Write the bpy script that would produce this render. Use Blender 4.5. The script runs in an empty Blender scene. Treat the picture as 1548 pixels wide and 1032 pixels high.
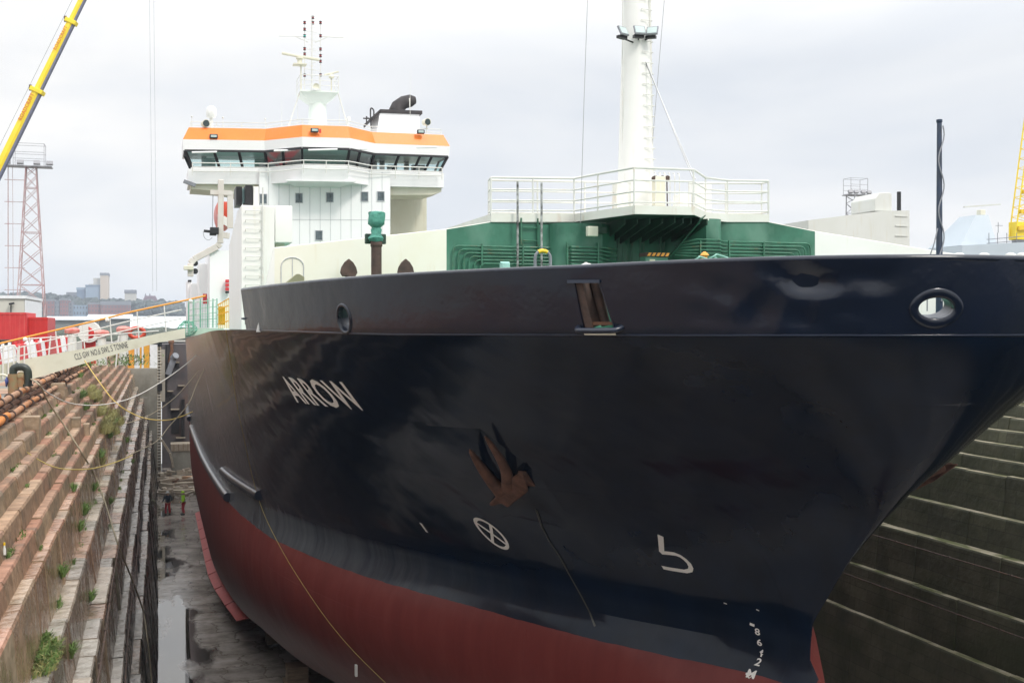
import bpy, bmesh, math, random
from mathutils import Vector, Matrix, Euler, noise as mnoise
random.seed(7)
R=math.radians
scene=bpy.context.scene
COL=scene.collection
#HULLBEGIN
F=1700.0; HV=490.0; CU=774.0; UVP=238.0
AL=math.atan((CU-UVP)/F); SA=math.sin(AL); CA=math.cos(AL)
XC=11.4
def proj(p):
    t=p[0]*SA+p[1]*CA
    return (CU+F*(p[0]*CA-p[1]*SA)/t, HV-F*p[2]/t)
def PT(u,v,t):
    """point at depth t"""
    l=(u-CU)/F*t
    return Vector((t*SA+l*CA, t*CA-l*SA, (HV-v)/F*t))
def PY(u,v,Y):
    k=(u-CU)/F
    t=Y/(CA-k*SA)
    return PT(u,v,t)
def PX(u,v,X):
    k=(u-CU)/F
    t=X/(SA+k*CA)
    return PT(u,v,t)
def PZ(u,v,Z):
    return PT(u,v,(HV-v) and F*Z/(HV-v))
def itp(x,tab):
    if x<=tab[0][0]: return tab[0][1]
    for (a,b),(c,d) in zip(tab,tab[1:]):
        if x<=c:
            return b+(d-b)*(x-a)/(c-a)
    return tab[-1][1]
def sitp(x,tab):
    """monotone-ish smooth (catmull) interpolation"""
    n=len(tab)
    if x<=tab[0][0]: return tab[0][1]
    if x>=tab[-1][0]: return tab[-1][1]
    for i in range(n-1):
        if x<=tab[i+1][0]: break
    x0,y0=tab[i]; x1,y1=tab[i+1]; h=x1-x0; s=(y1-y0)/h
    def sl(k):
        if k<=0: return (tab[1][1]-tab[0][1])/(tab[1][0]-tab[0][0])
        if k>=n-1: return (tab[-1][1]-tab[-2][1])/(tab[-1][0]-tab[-2][0])
        a=(tab[k][1]-tab[k-1][1])/(tab[k][0]-tab[k-1][0]); b=(tab[k+1][1]-tab[k][1])/(tab[k+1][0]-tab[k][0])
        if a*b<=0: return 0.0
        return 2*a*b/(a+b)
    m0=sl(i); m1=sl(i+1); q=(x-x0)/h
    return ((1+2*q)*(1-q)**2)*y0+q*(1-q)**2*h*m0+q*q*(3-2*q)*y1+q*q*(q-1)*h*m1
STEM=[(-13.3,18.5),(-11.5,16.2),(-9.5,15.3),(-8.2,15.6),(-7.2,16.5),(-6.6,17.4),(-6.15,18.0),(-5.57,17.95),(-4.95,17.5),(-4.12,16.8),(-3.3,15.95),(-2.7,15.3),(-2.14,14.65),(-1.5,14.1),(-.8,13.55),(-.17,13.2),(1.2,12.95)]
ZW=-6.62; ZK=-13.3; ZD=-.17
def stemY(z): return sitp(z,STEM)
def Dk(d):
    x=d/20.0
    if x<=0: return 0.0
    return 10*math.sqrt(1-(1-x)**2) if x<1 else 10.0
WL=[(0,0),(1.4,.5),(4.2,2.3),(5.9,3.25),(8.1,4.3),(9.9,5.2),(12.6,6.35),(15.5,7.3),(18.7,8.1),(27,8.9),(42,9.25),(60,9.3),(90,8.6)]
BT=[(0,0),(10,1.0),(20,3.5),(23,4.6),(28,5.9),(33,7.2),(43,8.2),(70,8.2),(90,6.5)]
def hb(Y,z):
    d=Y-stemY(z)
    if d<=0: return 0.0
    tp=max(0,Y-62)*.020
    if z>=ZW:
        s=(z-ZW)/(ZD-ZW); kn=.12
        w=0.03*s/kn if s<kn else .03+.97*((min(s,1)-kn)/(1-kn))**itp(d,[(0,2.8),(5,1.75),(11,1.12)])
        r=sitp(d,WL)*(1-w)+(Dk(d)-tp)*w
        if z>ZD: r+=.10*(z-ZD)
        return r
    s=(ZW-z)/(ZW-ZK); k=itp(Y,[(18,.55),(24,1.0),(30,1.8),(50,3.4)])
    wl=sitp(d,WL); bt=sitp(d,BT)
    if Y<22:  # bulb fullness
        wl=max(wl,.95*math.sqrt(max(0,min(d,3)/3))*min(1,s*1.6))
    bt=min(bt,wl)
    return wl+(bt-wl)*s**k
def ztop(Y): return itp(Y,[(12,-.15),(20,-.18),(26,-.12),(30,-.15),(62,-.73),(100,-1.3)])
def zbul(Y): return itp(Y,[(12,.93),(14,.89),(16,.84),(20,.83),(23,.80),(26.5,.77)])
def hit(u,v,side=-1):
    """pixel -> hull point"""
    t=8.0
    prev=None
    while t<110:
        p=PT(u,v,t)
        if p[2]>ZK:
            g=(hb(p[1],p[2])-abs(p[0]-XC))
            if g>0 and hb(p[1],p[2])>0:
                a,b=t-.1,t
                for _ in range(20):
                    m=(a+b)/2; q=PT(u,v,m)
                    if hb(q[1],q[2])-abs(q[0]-XC)>0: b=m
                    else: a=m
                return PT(u,v,b)
        t+=.1
    return None
#HULLEND
# ---------------------------------------------------------------- camera, sky, sun, exposure
cam=bpy.data.cameras.new('camera'); co=bpy.data.objects.new('camera',cam); COL.objects.link(co)
cam.sensor_width=36; cam.lens=36*F/1548; cam.shift_y=(HV-516)/1548
co.location=(0,0,0); co.rotation_euler=(R(90),0,-AL); cam.clip_start=.1; cam.clip_end=6000
scene.camera=co
scene.view_settings.view_transform='Standard'; scene.view_settings.look='None'
scene.view_settings.exposure=0.38; scene.view_settings.gamma=1
SUN_EL=48; SUN_AZ=150      # sun behind the camera's right shoulder, clockwise from +Y
w=bpy.data.worlds.new('World'); scene.world=w; w.use_nodes=True
nt=w.node_tree; nt.nodes.clear()
def N(nt,t,**k):
    n=nt.nodes.new(t)
    for a,b in k.items():
        if a.startswith('i_'): n.inputs[a[2:].replace('_',' ')].default_value=b
        else: setattr(n,a,b)
    return n
def ramp(nt,stops,inp=None,interp='LINEAR'):
    r=N(nt,'ShaderNodeValToRGB'); r.color_ramp.interpolation=interp
    el=r.color_ramp.elements
    while len(el)<len(stops): el.new(.5)
    for e,(p,c) in zip(el,stops):
        e.position=p; e.color=(c[0],c[1],c[2],1) if not isinstance(c,(int,float)) else (c,c,c,1)
    if inp is not None: nt.links.new(inp,r.inputs[0])
    return r
out=N(nt,'ShaderNodeOutputWorld'); bg=N(nt,'ShaderNodeBackground'); bg.inputs[1].default_value=.1
sky=N(nt,'ShaderNodeTexSky'); sky.sky_type='NISHITA'; sky.sun_disc=False
sky.sun_elevation=R(SUN_EL); sky.sun_rotation=R(SUN_AZ)
tc=N(nt,'ShaderNodeTexCoord'); mp=N(nt,'ShaderNodeMapping'); mp.inputs['Scale'].default_value=(1,1,3.6)
mp.inputs['Location'].default_value=(.35,.1,.25)
nt.links.new(tc.outputs['Generated'],mp.inputs[0])
nz=N(nt,'ShaderNodeTexNoise'); nz.inputs['Scale'].default_value=2.1; nz.inputs['Detail'].default_value=5; nz.inputs['Roughness'].default_value=.5; nz.inputs['Distortion'].default_value=.3
nt.links.new(mp.outputs[0],nz.inputs['Vector'])
cr=ramp(nt,[(.34,(6.1,6.4,6.85)),(.5,(7.2,7.3,7.45)),(.62,(8.15,8.05,7.9))],nz.outputs['Fac'])
sx=N(nt,'ShaderNodeSeparateXYZ'); nt.links.new(tc.outputs['Generated'],sx.inputs[0])
mr=N(nt,'ShaderNodeMapRange'); mr.inputs[1].default_value=.22; mr.inputs[2].default_value=1; mr.inputs[3].default_value=1; mr.inputs[4].default_value=2.7
nt.links.new(sx.outputs[2],mr.inputs[0])
vm=N(nt,'ShaderNodeVectorMath',operation='SCALE'); nt.links.new(cr.outputs[0],vm.inputs[0]); nt.links.new(mr.outputs[0],vm.inputs['Scale'])
mx=N(nt,'ShaderNodeMixRGB'); mx.inputs[0].default_value=.98
nt.links.new(sky.outputs[0],mx.inputs[1]); nt.links.new(vm.outputs[0],mx.inputs[2])
nt.links.new(mx.outputs[0],bg.inputs[0]); nt.links.new(bg.outputs[0],out.inputs[0])
sl=bpy.data.lights.new('sun','SUN'); sl.energy=1.5; sl.angle=R(12); sl.color=(1,.95,.87)
so=bpy.data.objects.new('sun',sl); COL.objects.link(so)
d=Vector((math.sin(R(SUN_AZ))*math.cos(R(SUN_EL)),math.cos(R(SUN_AZ))*math.cos(R(SUN_EL)),math.sin(R(SUN_EL))))
so.rotation_euler=(-d).to_track_quat('-Z','Y').to_euler()
cy=scene.cycles
try: cy.max_bounces=6; cy.diffuse_bounces=3; cy.glossy_bounces=3; cy.transmission_bounces=4; cy.volume_bounces=0; cy.caustics_reflective=False; cy.caustics_refractive=False
except Exception: pass

# ---------------------------------------------------------------- materials
MATS={}
def mat(name,c1,c2=None,rough=.6,metal=0,sc=3,bump=0.0,bsc=None,stretch=(1,1,1),streak=None,sAmt=.5,sThr=.55,coat=0,tint=False,spec=None,rvar=0,sSc=(6,6,.5),brick=None,emit=None):
    m=bpy.data.materials.new(name); m.use_nodes=True; nt=m.node_tree; L=nt.links.new
    b=nt.nodes['Principled BSDF']; b.inputs['Roughness'].default_value=rough; b.inputs['Metallic'].default_value=metal
    if coat: b.inputs['Coat Weight'].default_value=coat; b.inputs['Coat Roughness'].default_value=.12
    if spec is not None: b.inputs['Specular IOR Level'].default_value=spec
    g=N(nt,'ShaderNodeNewGeometry')
    mp=N(nt,'ShaderNodeMapping'); mp.inputs['Scale'].default_value=stretch; L(g.outputs['Position'],mp.inputs[0])
    nz=N(nt,'ShaderNodeTexNoise'); nz.inputs['Scale'].default_value=sc; nz.inputs['Detail'].default_value=6; nz.inputs['Roughness'].default_value=.6
    L(mp.outputs[0],nz.inputs['Vector'])
    if c2 is None: c2=tuple(x*.86 for x in c1)
    cr=ramp(nt,[(.35,c2),(.65,c1)],nz.outputs['Fac']); col=cr.outputs[0]
    if brick:
        bw,bh,mort,mc,axis=brick
        sp=N(nt,'ShaderNodeSeparateXYZ'); L(g.outputs['Position'],sp.inputs[0]); cb=N(nt,'ShaderNodeCombineXYZ')
        L(sp.outputs[axis[0]],cb.inputs[0]); L(sp.outputs[axis[1]],cb.inputs[1])
        bk=N(nt,'ShaderNodeTexBrick'); bk.inputs['Scale'].default_value=1; bk.inputs['Brick Width'].default_value=bw; bk.inputs['Row Height'].default_value=bh; bk.inputs['Mortar Size'].default_value=mort
        bk.inputs['Color1'].default_value=(1.1,1.1,1.1,1); bk.inputs['Color2'].default_value=(.8,.8,.8,1); bk.inputs['Mortar'].default_value=(mc,mc,mc,1)
        L(cb.outputs[0],bk.inputs[0]); mm=N(nt,'ShaderNodeMixRGB',blend_type='MULTIPLY'); mm.inputs[0].default_value=1; L(col,mm.inputs[1]); L(bk.outputs[0],mm.inputs[2]); col=mm.outputs[0]
    if tint:
        at=N(nt,'ShaderNodeAttribute'); at.attribute_name='tint'; mm=N(nt,'ShaderNodeMixRGB',blend_type='MULTIPLY'); mm.inputs[0].default_value=1
        L(col,mm.inputs[1]); L(at.outputs['Color'],mm.inputs[2]); col=mm.outputs[0]
    if streak:
        m2=N(nt,'ShaderNodeMapping'); m2.inputs['Scale'].default_value=sSc; L(g.outputs['Position'],m2.inputs[0])
        n2=N(nt,'ShaderNodeTexNoise'); n2.inputs['Scale'].default_value=1; n2.inputs['Detail'].default_value=5; L(m2.outputs[0],n2.inputs['Vector'])
        r2=ramp(nt,[(sThr,0),(min(1,sThr+.18),sAmt)],n2.outputs['Fac'])
        mm=N(nt,'ShaderNodeMixRGB'); L(r2.outputs[0],mm.inputs[0]); L(col,mm.inputs[1]); mm.inputs[2].default_value=(*streak,1); col=mm.outputs[0]
    L(col,b.inputs['Base Color'])
    if rvar:
        r3=ramp(nt,[(.3,max(0,rough-rvar)),(.7,min(1,rough+rvar))],nz.outputs['Fac']); L(r3.outputs[0],b.inputs['Roughness'])
    if bump:
        n3=N(nt,'ShaderNodeTexNoise'); n3.inputs['Scale'].default_value=bsc or sc*3; n3.inputs['Detail'].default_value=5; L(g.outputs['Position'],n3.inputs['Vector'])
        bp=N(nt,'ShaderNodeBump'); bp.inputs['Strength'].default_value=1; bp.inputs['Distance'].default_value=bump; L(n3.outputs['Fac'],bp.inputs['Height']); L(bp.outputs[0],b.inputs['Normal'])
    if emit: b.inputs['Emission Color'].default_value=(*emit,1); b.inputs['Emission Strength'].default_value=1
    MATS[name]=m; return m
mat('white',(.86,.86,.83),(.81,.81,.77),rough=.38,sc=.6,streak=(.62,.56,.40),sAmt=.28,sThr=.60,bump=.004,bsc=1.2)
mat('white_house',(.87,.87,.87),(.84,.84,.84),rough=.4,sc=.3,streak=(.7,.68,.6),sAmt=.2,sThr=.6)
mat('cream',(.72,.70,.58),(.66,.63,.50),rough=.5,sc=.7,streak=(.55,.5,.34),sAmt=.3)
mat('white_rust',(.76,.76,.71),(.7,.69,.62),rough=.45,sc=1.5,streak=(.42,.2,.05),sAmt=.55,sThr=.6,sSc=(3,3,1.2))
mat('white_cream',(.86,.85,.76),(.82,.80,.66),rough=.4,sc=.5,streak=(.62,.50,.26),sAmt=.35,sThr=.60,sSc=(4,4,.6),bump=.004,bsc=1.2)
mat('glass_port',(.13,.165,.18),(.07,.09,.10),rough=.08,sc=3)
mat('seam',(.55,.56,.58),rough=.6)
mat('orange',(.92,.22,.015),(.86,.20,.012),rough=.4,sc=.5,streak=(.8,.3,.1),sAmt=.2)
mat('green',(.055,.215,.14),(.026,.12,.075),rough=.42,sc=.9,streak=(.15,.29,.22),sAmt=.6,sThr=.46,sSc=(1.2,1.2,.8),bump=.003)
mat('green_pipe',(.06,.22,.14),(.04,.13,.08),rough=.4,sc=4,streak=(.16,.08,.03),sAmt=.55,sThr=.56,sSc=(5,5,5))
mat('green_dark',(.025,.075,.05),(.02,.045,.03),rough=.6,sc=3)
mat('canvas',(.10,.36,.27),(.05,.20,.16),rough=.75,sc=4,bump=.05,bsc=5)
mat('mint',(.35,.62,.56),rough=.6)
mat('netting',(.22,.50,.38),(.16,.4,.3),rough=.8,sc=9)
mat('rust',(.19,.085,.042),(.09,.045,.026),rough=.85,sc=6,bump=.01)
mat('rust_brown',(.10,.062,.048),(.05,.034,.028),rough=.8,sc=5,bump=.008,streak=(.20,.09,.04),sAmt=.6,sSc=(4,4,2))
mat('anchor_rust',(.18,.088,.06),(.085,.042,.03),rough=.85,sc=4,bump=.01)
mat('pipe_rust',(.42,.25,.15),(.26,.13,.075),rough=.8,sc=3,bump=.008,streak=(.5,.17,.03),sAmt=.8,sThr=.5,sSc=(1.5,.35,1.5))
mat('pipe_orange',(.72,.26,.05),(.5,.16,.03),rough=.75,sc=3,bump=.006)
mat('navy',(.010,.018,.040),(.008,.013,.026),rough=.30,sc=.6,coat=.3)
mat('bulwark_paint',(.006,.0115,.027),(.005,.009,.019),rough=.22,sc=.6,bump=.07,bsc=.55,coat=.1)
mat('black',(.012,.012,.014),rough=.45)
mat('blackpipe',(.02,.022,.022),(.03,.04,.03),rough=.4,sc=3)
mat('soot',(.035,.028,.028),(.02,.017,.018),rough=.7,sc=2)
mat('glass',(.035,.055,.055),(.02,.03,.032),rough=.04,sc=.5)
mat('glass_tint',(.30,.47,.46),(.24,.40,.40),rough=.05,sc=.4)
mat('galv',(.42,.43,.44),rough=.45,metal=.5)
mat('steelgrey',(.23,.24,.27),(.17,.18,.2),rough=.5,sc=3)
mat('yellow',(.82,.55,.02),(.75,.48,.02),rough=.45,sc=2)
mat('crane_yellow',(.86,.66,.03),(.80,.60,.03),rough=.4,sc=1.5)
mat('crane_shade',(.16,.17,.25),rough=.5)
mat('amber',(.75,.36,.02),(.6,.3,.04),rough=.5,sc=3)
mat('red',(.60,.025,.02),(.52,.02,.02),rough=.45,sc=2)
mat('container_red',(.62,.045,.045),(.55,.03,.035),rough=.5,sc=1,streak=(.6,.2,.16),sAmt=.3)
mat('pale_red',(.62,.12,.10),(.7,.35,.3),rough=.6,sc=2)
mat('beam',(.66,.66,.54),(.60,.60,.48),rough=.55,sc=1,streak=(.4,.34,.22),sAmt=.35,sSc=(1.5,1.5,1.5))
mat('mast_lamp_red',(.30,.03,.03),rough=.3)
mat('railwhite',(.76,.76,.72),rough=.45,streak=(.5,.35,.2),sAmt=.3,sSc=(3,3,3))
mat('handrail_orange',(.80,.36,.05),(.72,.3,.04),rough=.5,sc=3)
mat('paint_white',(.80,.77,.73),(.72,.69,.65),rough=.5,sc=4)
mat('lettergrey',(.05,.05,.06),rough=.6)
mat('stone',(.86,.80,.74),(.48,.43,.38),rough=.75,sc=2.6,bump=.05,bsc=5,tint=True,streak=(.10,.095,.07),sAmt=.55,sThr=.52,sSc=(1.2,1.2,2.5))
mat('stone_low',(1,1,1),(.62,.60,.56),rough=.24,sc=1.6,bump=.05,bsc=3.5,tint=True,streak=(.05,.06,.03),sAmt=.5,sThr=.54,sSc=(.8,.5,1.2),rvar=.2)
mat('stone_wet',(.020,.020,.016),(.008,.009,.007),rough=.5,sc=1.5,bump=.06,bsc=2.5)
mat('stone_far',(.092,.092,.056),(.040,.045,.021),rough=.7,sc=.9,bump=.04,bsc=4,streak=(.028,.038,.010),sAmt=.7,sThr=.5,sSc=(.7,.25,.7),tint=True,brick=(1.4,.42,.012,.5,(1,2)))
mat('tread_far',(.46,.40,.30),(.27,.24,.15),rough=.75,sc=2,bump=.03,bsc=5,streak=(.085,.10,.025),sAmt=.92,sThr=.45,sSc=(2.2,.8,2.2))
mat('concrete',(.30,.29,.25),(.19,.18,.15),rough=.85,sc=.6,bump=.02,bsc=4,streak=(.12,.11,.08),sAmt=.6,sSc=(.8,.8,.3))
mat('quay',(.26,.25,.22),(.17,.16,.14),rough=.9,sc=.4,bump=.01)
mat('land',(.10,.13,.09),(.07,.085,.07),rough=.9,sc=.01)
mat('timber',(.30,.22,.15),(.19,.135,.09),rough=.85,sc=3,stretch=(1,1,4),bump=.01)
mat('timber_pale',(.42,.36,.28),(.3,.25,.19),rough=.85,sc=3)
mat('rubble',(.33,.27,.21),(.17,.13,.10),rough=.9,sc=3,bump=.03)
mat('gate',(.10,.088,.092),(.05,.044,.05),rough=.6,sc=.5,streak=(.12,.07,.05),sAmt=.6,sThr=.5,sSc=(.8,.8,.3),bump=.01)
mat('rope_amber',(.58,.42,.12),(.50,.36,.10),rough=.85,sc=5)
mat('rope_yellow',(.42,.33,.10),rough=.9)
mat('rope_white',(.62,.60,.56),rough=.9)
mat('rope_tan',(.36,.31,.22),(.26,.22,.15),rough=.9,sc=6)
mat('wire',(.30,.31,.34),rough=.6)
mat('brickred',(.30,.12,.11),(.24,.10,.095),rough=.9,sc=.03)
mat('citygrey',(.24,.25,.28),(.19,.20,.23),rough=.9,sc=.02)
mat('cityblue',(.26,.34,.44),(.22,.30,.40),rough=.8,sc=.02)
mat('cityblue_dark',(.15,.22,.33),rough=.8)
mat('citypale',(.55,.53,.48),(.5,.48,.43),rough=.85,sc=.02)
mat('citytan',(.62,.52,.42),rough=.85)
mat('citywin',(.09,.11,.15),rough=.4)
mat('shedroof',(.62,.68,.72),rough=.6)
mat('offwhite',(.55,.54,.48),(.5,.49,.44),rough=.7,sc=.3)
mat('clad_white',(.78,.80,.82),rough=.5)
mat('taupe',(.36,.33,.28),rough=.7)
mat('warship',(.46,.52,.57),(.42,.48,.53),rough=.5,sc=.3)
mat('farwhite',(.62,.63,.60),(.58,.59,.55),rough=.5,sc=.3,streak=(.5,.45,.3),sAmt=.3)
mat('lattice_red',(.36,.21,.21),(.42,.36,.36),rough=.6,sc=.5)
mat('lattice_grey',(.33,.33,.35),rough=.6)
mat('skin',(.5,.3,.22),rough=.6)
mat('jacket_dark',(.03,.045,.07),(.02,.03,.05),rough=.8,sc=20)
mat('hivis',(.50,.90,.05),(.45,.82,.04),rough=.7,sc=20)
mat('trousers_red',(.55,.05,.07),(.45,.04,.06),rough=.8,sc=20)
mat('boot',(.02,.018,.018),rough=.6)
mat('helmet',(.78,.78,.76),rough=.3)
mat('reflective',(.75,.75,.7),rough=.3)
mat('radome',(.82,.82,.80),rough=.35)
mat('lampglass',(.50,.60,.58),(.42,.52,.5),rough=.1)
mat('redlight',(.7,.05,.03),rough=.25)
mat('greenlight',(.05,.45,.4),rough=.25)
mat('grass_green',(.13,.21,.045),(.075,.13,.03),rough=.8,sc=6)
mat('grass_dry',(.33,.30,.12),(.22,.22,.08),rough=.8,sc=6)
mat('lifeboat_red',(.62,.07,.03),rough=.35)
mat('sign_red',(.65,.04,.05),rough=.5)
mat('sign_blue',(.05,.15,.45),rough=.5)
mat('sign_cream',(.7,.68,.5),rough=.5)
mat('hosegreen',(.25,.50,.42),rough=.5)
# hull: navy topsides, red bottom, slight plating waviness that shows in the gloss
def hull_material():
    m=bpy.data.materials.new('hull_paint'); m.use_nodes=True; nt=m.node_tree; L=nt.links.new; b=nt.nodes['Principled BSDF']
    g=N(nt,'ShaderNodeNewGeometry'); sp=N(nt,'ShaderNodeSeparateXYZ'); L(g.outputs['Position'],sp.inputs[0])
    n0=N(nt,'ShaderNodeTexNoise'); n0.inputs['Scale'].default_value=1.3; n0.inputs['Detail'].default_value=3; L(g.outputs['Position'],n0.inputs['Vector'])
    # waterline, a touch ragged
    ma=N(nt,'ShaderNodeMath',operation='MULTIPLY_ADD'); L(n0.outputs['Fac'],ma.inputs[0]); ma.inputs[1].default_value=.07; L(sp.outputs[2],ma.inputs[2])
    lt=N(nt,'ShaderNodeMath',operation='LESS_THAN'); L(ma.outputs[0],lt.inputs[0]); lt.inputs[1].default_value=ZW+.015
    # bulb is red where it stands forward of the stem bar
    ly=N(nt,'ShaderNodeMath',operation='LESS_THAN'); L(sp.outputs[1],ly.inputs[0]); ly.inputs[1].default_value=17.72
    lz=N(nt,'ShaderNodeMath',operation='LESS_THAN'); L(sp.outputs[2],lz.inputs[0]); lz.inputs[1].default_value=-6.15
    an=N(nt,'ShaderNodeMath',operation='MULTIPLY'); L(ly.outputs[0],an.inputs[0]); L(lz.outputs[0],an.inputs[1])
    mxm=N(nt,'ShaderNodeMath',operation='MAXIMUM'); L(lt.outputs[0],mxm.inputs[0]); L(an.outputs[0],mxm.inputs[1])
    blue=ramp(nt,[(.35,(.0024,.0068,.017)),(.65,(.0034,.0098,.025))],n0.outputs['Fac'])
    mpv=N(nt,'ShaderNodeMapping'); mpv.inputs['Scale'].default_value=(2.2,2.2,.22); L(g.outputs['Position'],mpv.inputs[0])
    n1=N(nt,'ShaderNodeTexNoise'); n1.inputs['Scale'].default_value=1.0; n1.inputs['Detail'].default_value=6; n1.inputs['Roughness'].default_value=.65; L(mpv.outputs[0],n1.inputs['Vector'])
    red=ramp(nt,[(.25,(.125,.024,.021)),(.5,(.15,.030,.026)),(.8,(.175,.042,.036))],n1.outputs['Fac'])
    mc=N(nt,'ShaderNodeMixRGB'); L(mxm.outputs[0],mc.inputs[0]); L(blue.outputs[0],mc.inputs[1]); L(red.outputs[0],mc.inputs[2])
    # pale brown vertical streaks, stronger toward the parallel side
    m3=N(nt,'ShaderNodeMapping'); m3.inputs['Scale'].default_value=(1,2.2,.12); L(g.outputs['Position'],m3.inputs[0])
    n3=N(nt,'ShaderNodeTexNoise'); n3.inputs['Scale'].default_value=1.2; n3.inputs['Detail'].default_value=7; n3.inputs['Roughness'].default_value=.7; L(m3.outputs[0],n3.inputs['Vector'])
    r3=ramp(nt,[(.30,.1),(.75,.9)],n3.outputs['Fac'])
    yr=N(nt,'ShaderNodeMapRange'); L(sp.outputs[1],yr.inputs[0]); yr.inputs[1].default_value=27; yr.inputs[2].default_value=44; yr.inputs[3].default_value=0; yr.inputs[4].default_value=.8
    mu=N(nt,'ShaderNodeMath',operation='MULTIPLY'); L(r3.outputs[0],mu.inputs[0]); L(yr.outputs[0],mu.inputs[1])
    inv=N(nt,'ShaderNodeMath',operation='SUBTRACT'); inv.inputs[0].default_value=1; L(mxm.outputs[0],inv.inputs[1])
    mu2=N(nt,'ShaderNodeMath',operation='MULTIPLY'); L(mu.outputs[0],mu2.inputs[0]); L(inv.outputs[0],mu2.inputs[1])
    mc2=N(nt,'ShaderNodeMixRGB'); L(mu2.outputs[0],mc2.inputs[0]); L(mc.outputs[0],mc2.inputs[1]); mc2.inputs[2].default_value=(.27,.215,.21,1)
    # bright reflection just above the red, put into the colour as a grey band
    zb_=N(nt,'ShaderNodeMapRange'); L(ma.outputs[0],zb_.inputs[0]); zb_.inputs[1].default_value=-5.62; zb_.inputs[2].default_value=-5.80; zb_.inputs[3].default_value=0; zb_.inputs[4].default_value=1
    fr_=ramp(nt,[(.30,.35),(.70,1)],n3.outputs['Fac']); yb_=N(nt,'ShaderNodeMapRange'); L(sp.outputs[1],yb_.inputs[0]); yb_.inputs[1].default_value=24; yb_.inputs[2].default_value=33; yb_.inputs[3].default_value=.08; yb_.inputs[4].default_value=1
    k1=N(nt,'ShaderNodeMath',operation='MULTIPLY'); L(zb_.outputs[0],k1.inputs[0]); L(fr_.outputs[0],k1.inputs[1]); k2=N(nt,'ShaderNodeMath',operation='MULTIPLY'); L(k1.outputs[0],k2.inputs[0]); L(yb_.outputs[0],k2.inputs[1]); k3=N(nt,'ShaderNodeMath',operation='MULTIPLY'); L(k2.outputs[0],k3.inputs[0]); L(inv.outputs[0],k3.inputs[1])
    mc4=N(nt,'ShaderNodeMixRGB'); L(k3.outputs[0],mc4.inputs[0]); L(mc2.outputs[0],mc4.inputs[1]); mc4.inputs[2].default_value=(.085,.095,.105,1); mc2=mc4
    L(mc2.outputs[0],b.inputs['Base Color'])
    rr=N(nt,'ShaderNodeMapRange'); L(mxm.outputs[0],rr.inputs[0]); rr.inputs[3].default_value=.13; rr.inputs[4].default_value=.42
    rs=N(nt,'ShaderNodeMath',operation='MULTIPLY_ADD'); L(mu2.outputs[0],rs.inputs[0]); rs.inputs[1].default_value=.25; L(rr.outputs[0],rs.inputs[2]); L(rs.outputs[0],b.inputs['Roughness'])
    b.inputs['Specular IOR Level'].default_value=.15
    # plate seams and ripple between frames
    sy=N(nt,'ShaderNodeMath',operation='WRAP'); L(sp.outputs[2],sy.inputs[0]); sy.inputs[1].default_value=2.1; sy.inputs[2].default_value=0
    ab=N(nt,'ShaderNodeMath',operation='COMPARE'); L(sy.outputs[0],ab.inputs[0]); ab.inputs[1].default_value=.9; ab.inputs[2].default_value=.015
    n5=N(nt,'ShaderNodeTexNoise'); n5.inputs['Scale'].default_value=.55; n5.inputs['Detail'].default_value=2; L(g.outputs['Position'],n5.inputs['Vector'])
    wy=N(nt,'ShaderNodeMath',operation='WRAP'); L(sp.outputs[1],wy.inputs[0]); wy.inputs[1].default_value=5.4; wy.inputs[2].default_value=0
    cy_=N(nt,'ShaderNodeMath',operation='COMPARE'); L(wy.outputs[0],cy_.inputs[0]); cy_.inputs[1].default_value=2.2; cy_.inputs[2].default_value=.012
    mxs=N(nt,'ShaderNodeMath',operation='MAXIMUM'); L(ab.outputs[0],mxs.inputs[0]); L(cy_.outputs[0],mxs.inputs[1]); ab=mxs
    mz=N(nt,'ShaderNodeMath',operation='MULTIPLY_ADD'); L(ab.outputs[0],mz.inputs[0]); mz.inputs[1].default_value=.28; L(n5.outputs['Fac'],mz.inputs[2])
    bp=N(nt,'ShaderNodeBump'); bp.inputs['Strength'].default_value=1; bp.inputs['Distance'].default_value=.06; L(mz.outputs[0],bp.inputs['Height'])
    n6=N(nt,'ShaderNodeTexNoise'); n6.inputs['Scale'].default_value=1; n6.inputs['Detail'].default_value=4; m6=N(nt,'ShaderNodeMapping'); m6.inputs['Scale'].default_value=(2,5,.4); L(g.outputs['Position'],m6.inputs[0]); L(m6.outputs[0],n6.inputs['Vector'])
    b2=N(nt,'ShaderNodeBump'); b2.inputs['Strength'].default_value=1; b2.inputs['Distance'].default_value=.0022; L(n6.outputs['Fac'],b2.inputs['Height']); L(bp.outputs[0],b2.inputs['Normal'])
    L(b2.outputs[0],b.inputs['Normal'])
    MATS['hull_paint']=m
hull_material()
def glassmat():
    m=bpy.data.materials.new('bridgeglass'); m.use_nodes=True; nt=m.node_tree; nt.nodes.clear(); L=nt.links.new
    o=N(nt,'ShaderNodeOutputMaterial'); t=N(nt,'ShaderNodeBsdfTransparent'); t.inputs[0].default_value=(.62,.80,.80,1); g=N(nt,'ShaderNodeBsdfGlossy'); g.inputs[0].default_value=(.8,.85,.85,1); g.inputs['Roughness'].default_value=.04
    x=N(nt,'ShaderNodeMixShader'); x.inputs[0].default_value=.16; L(t.outputs[0],x.inputs[1]); L(g.outputs[0],x.inputs[2]); L(x.outputs[0],o.inputs[0]); MATS['bridgeglass']=m
glassmat()
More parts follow.
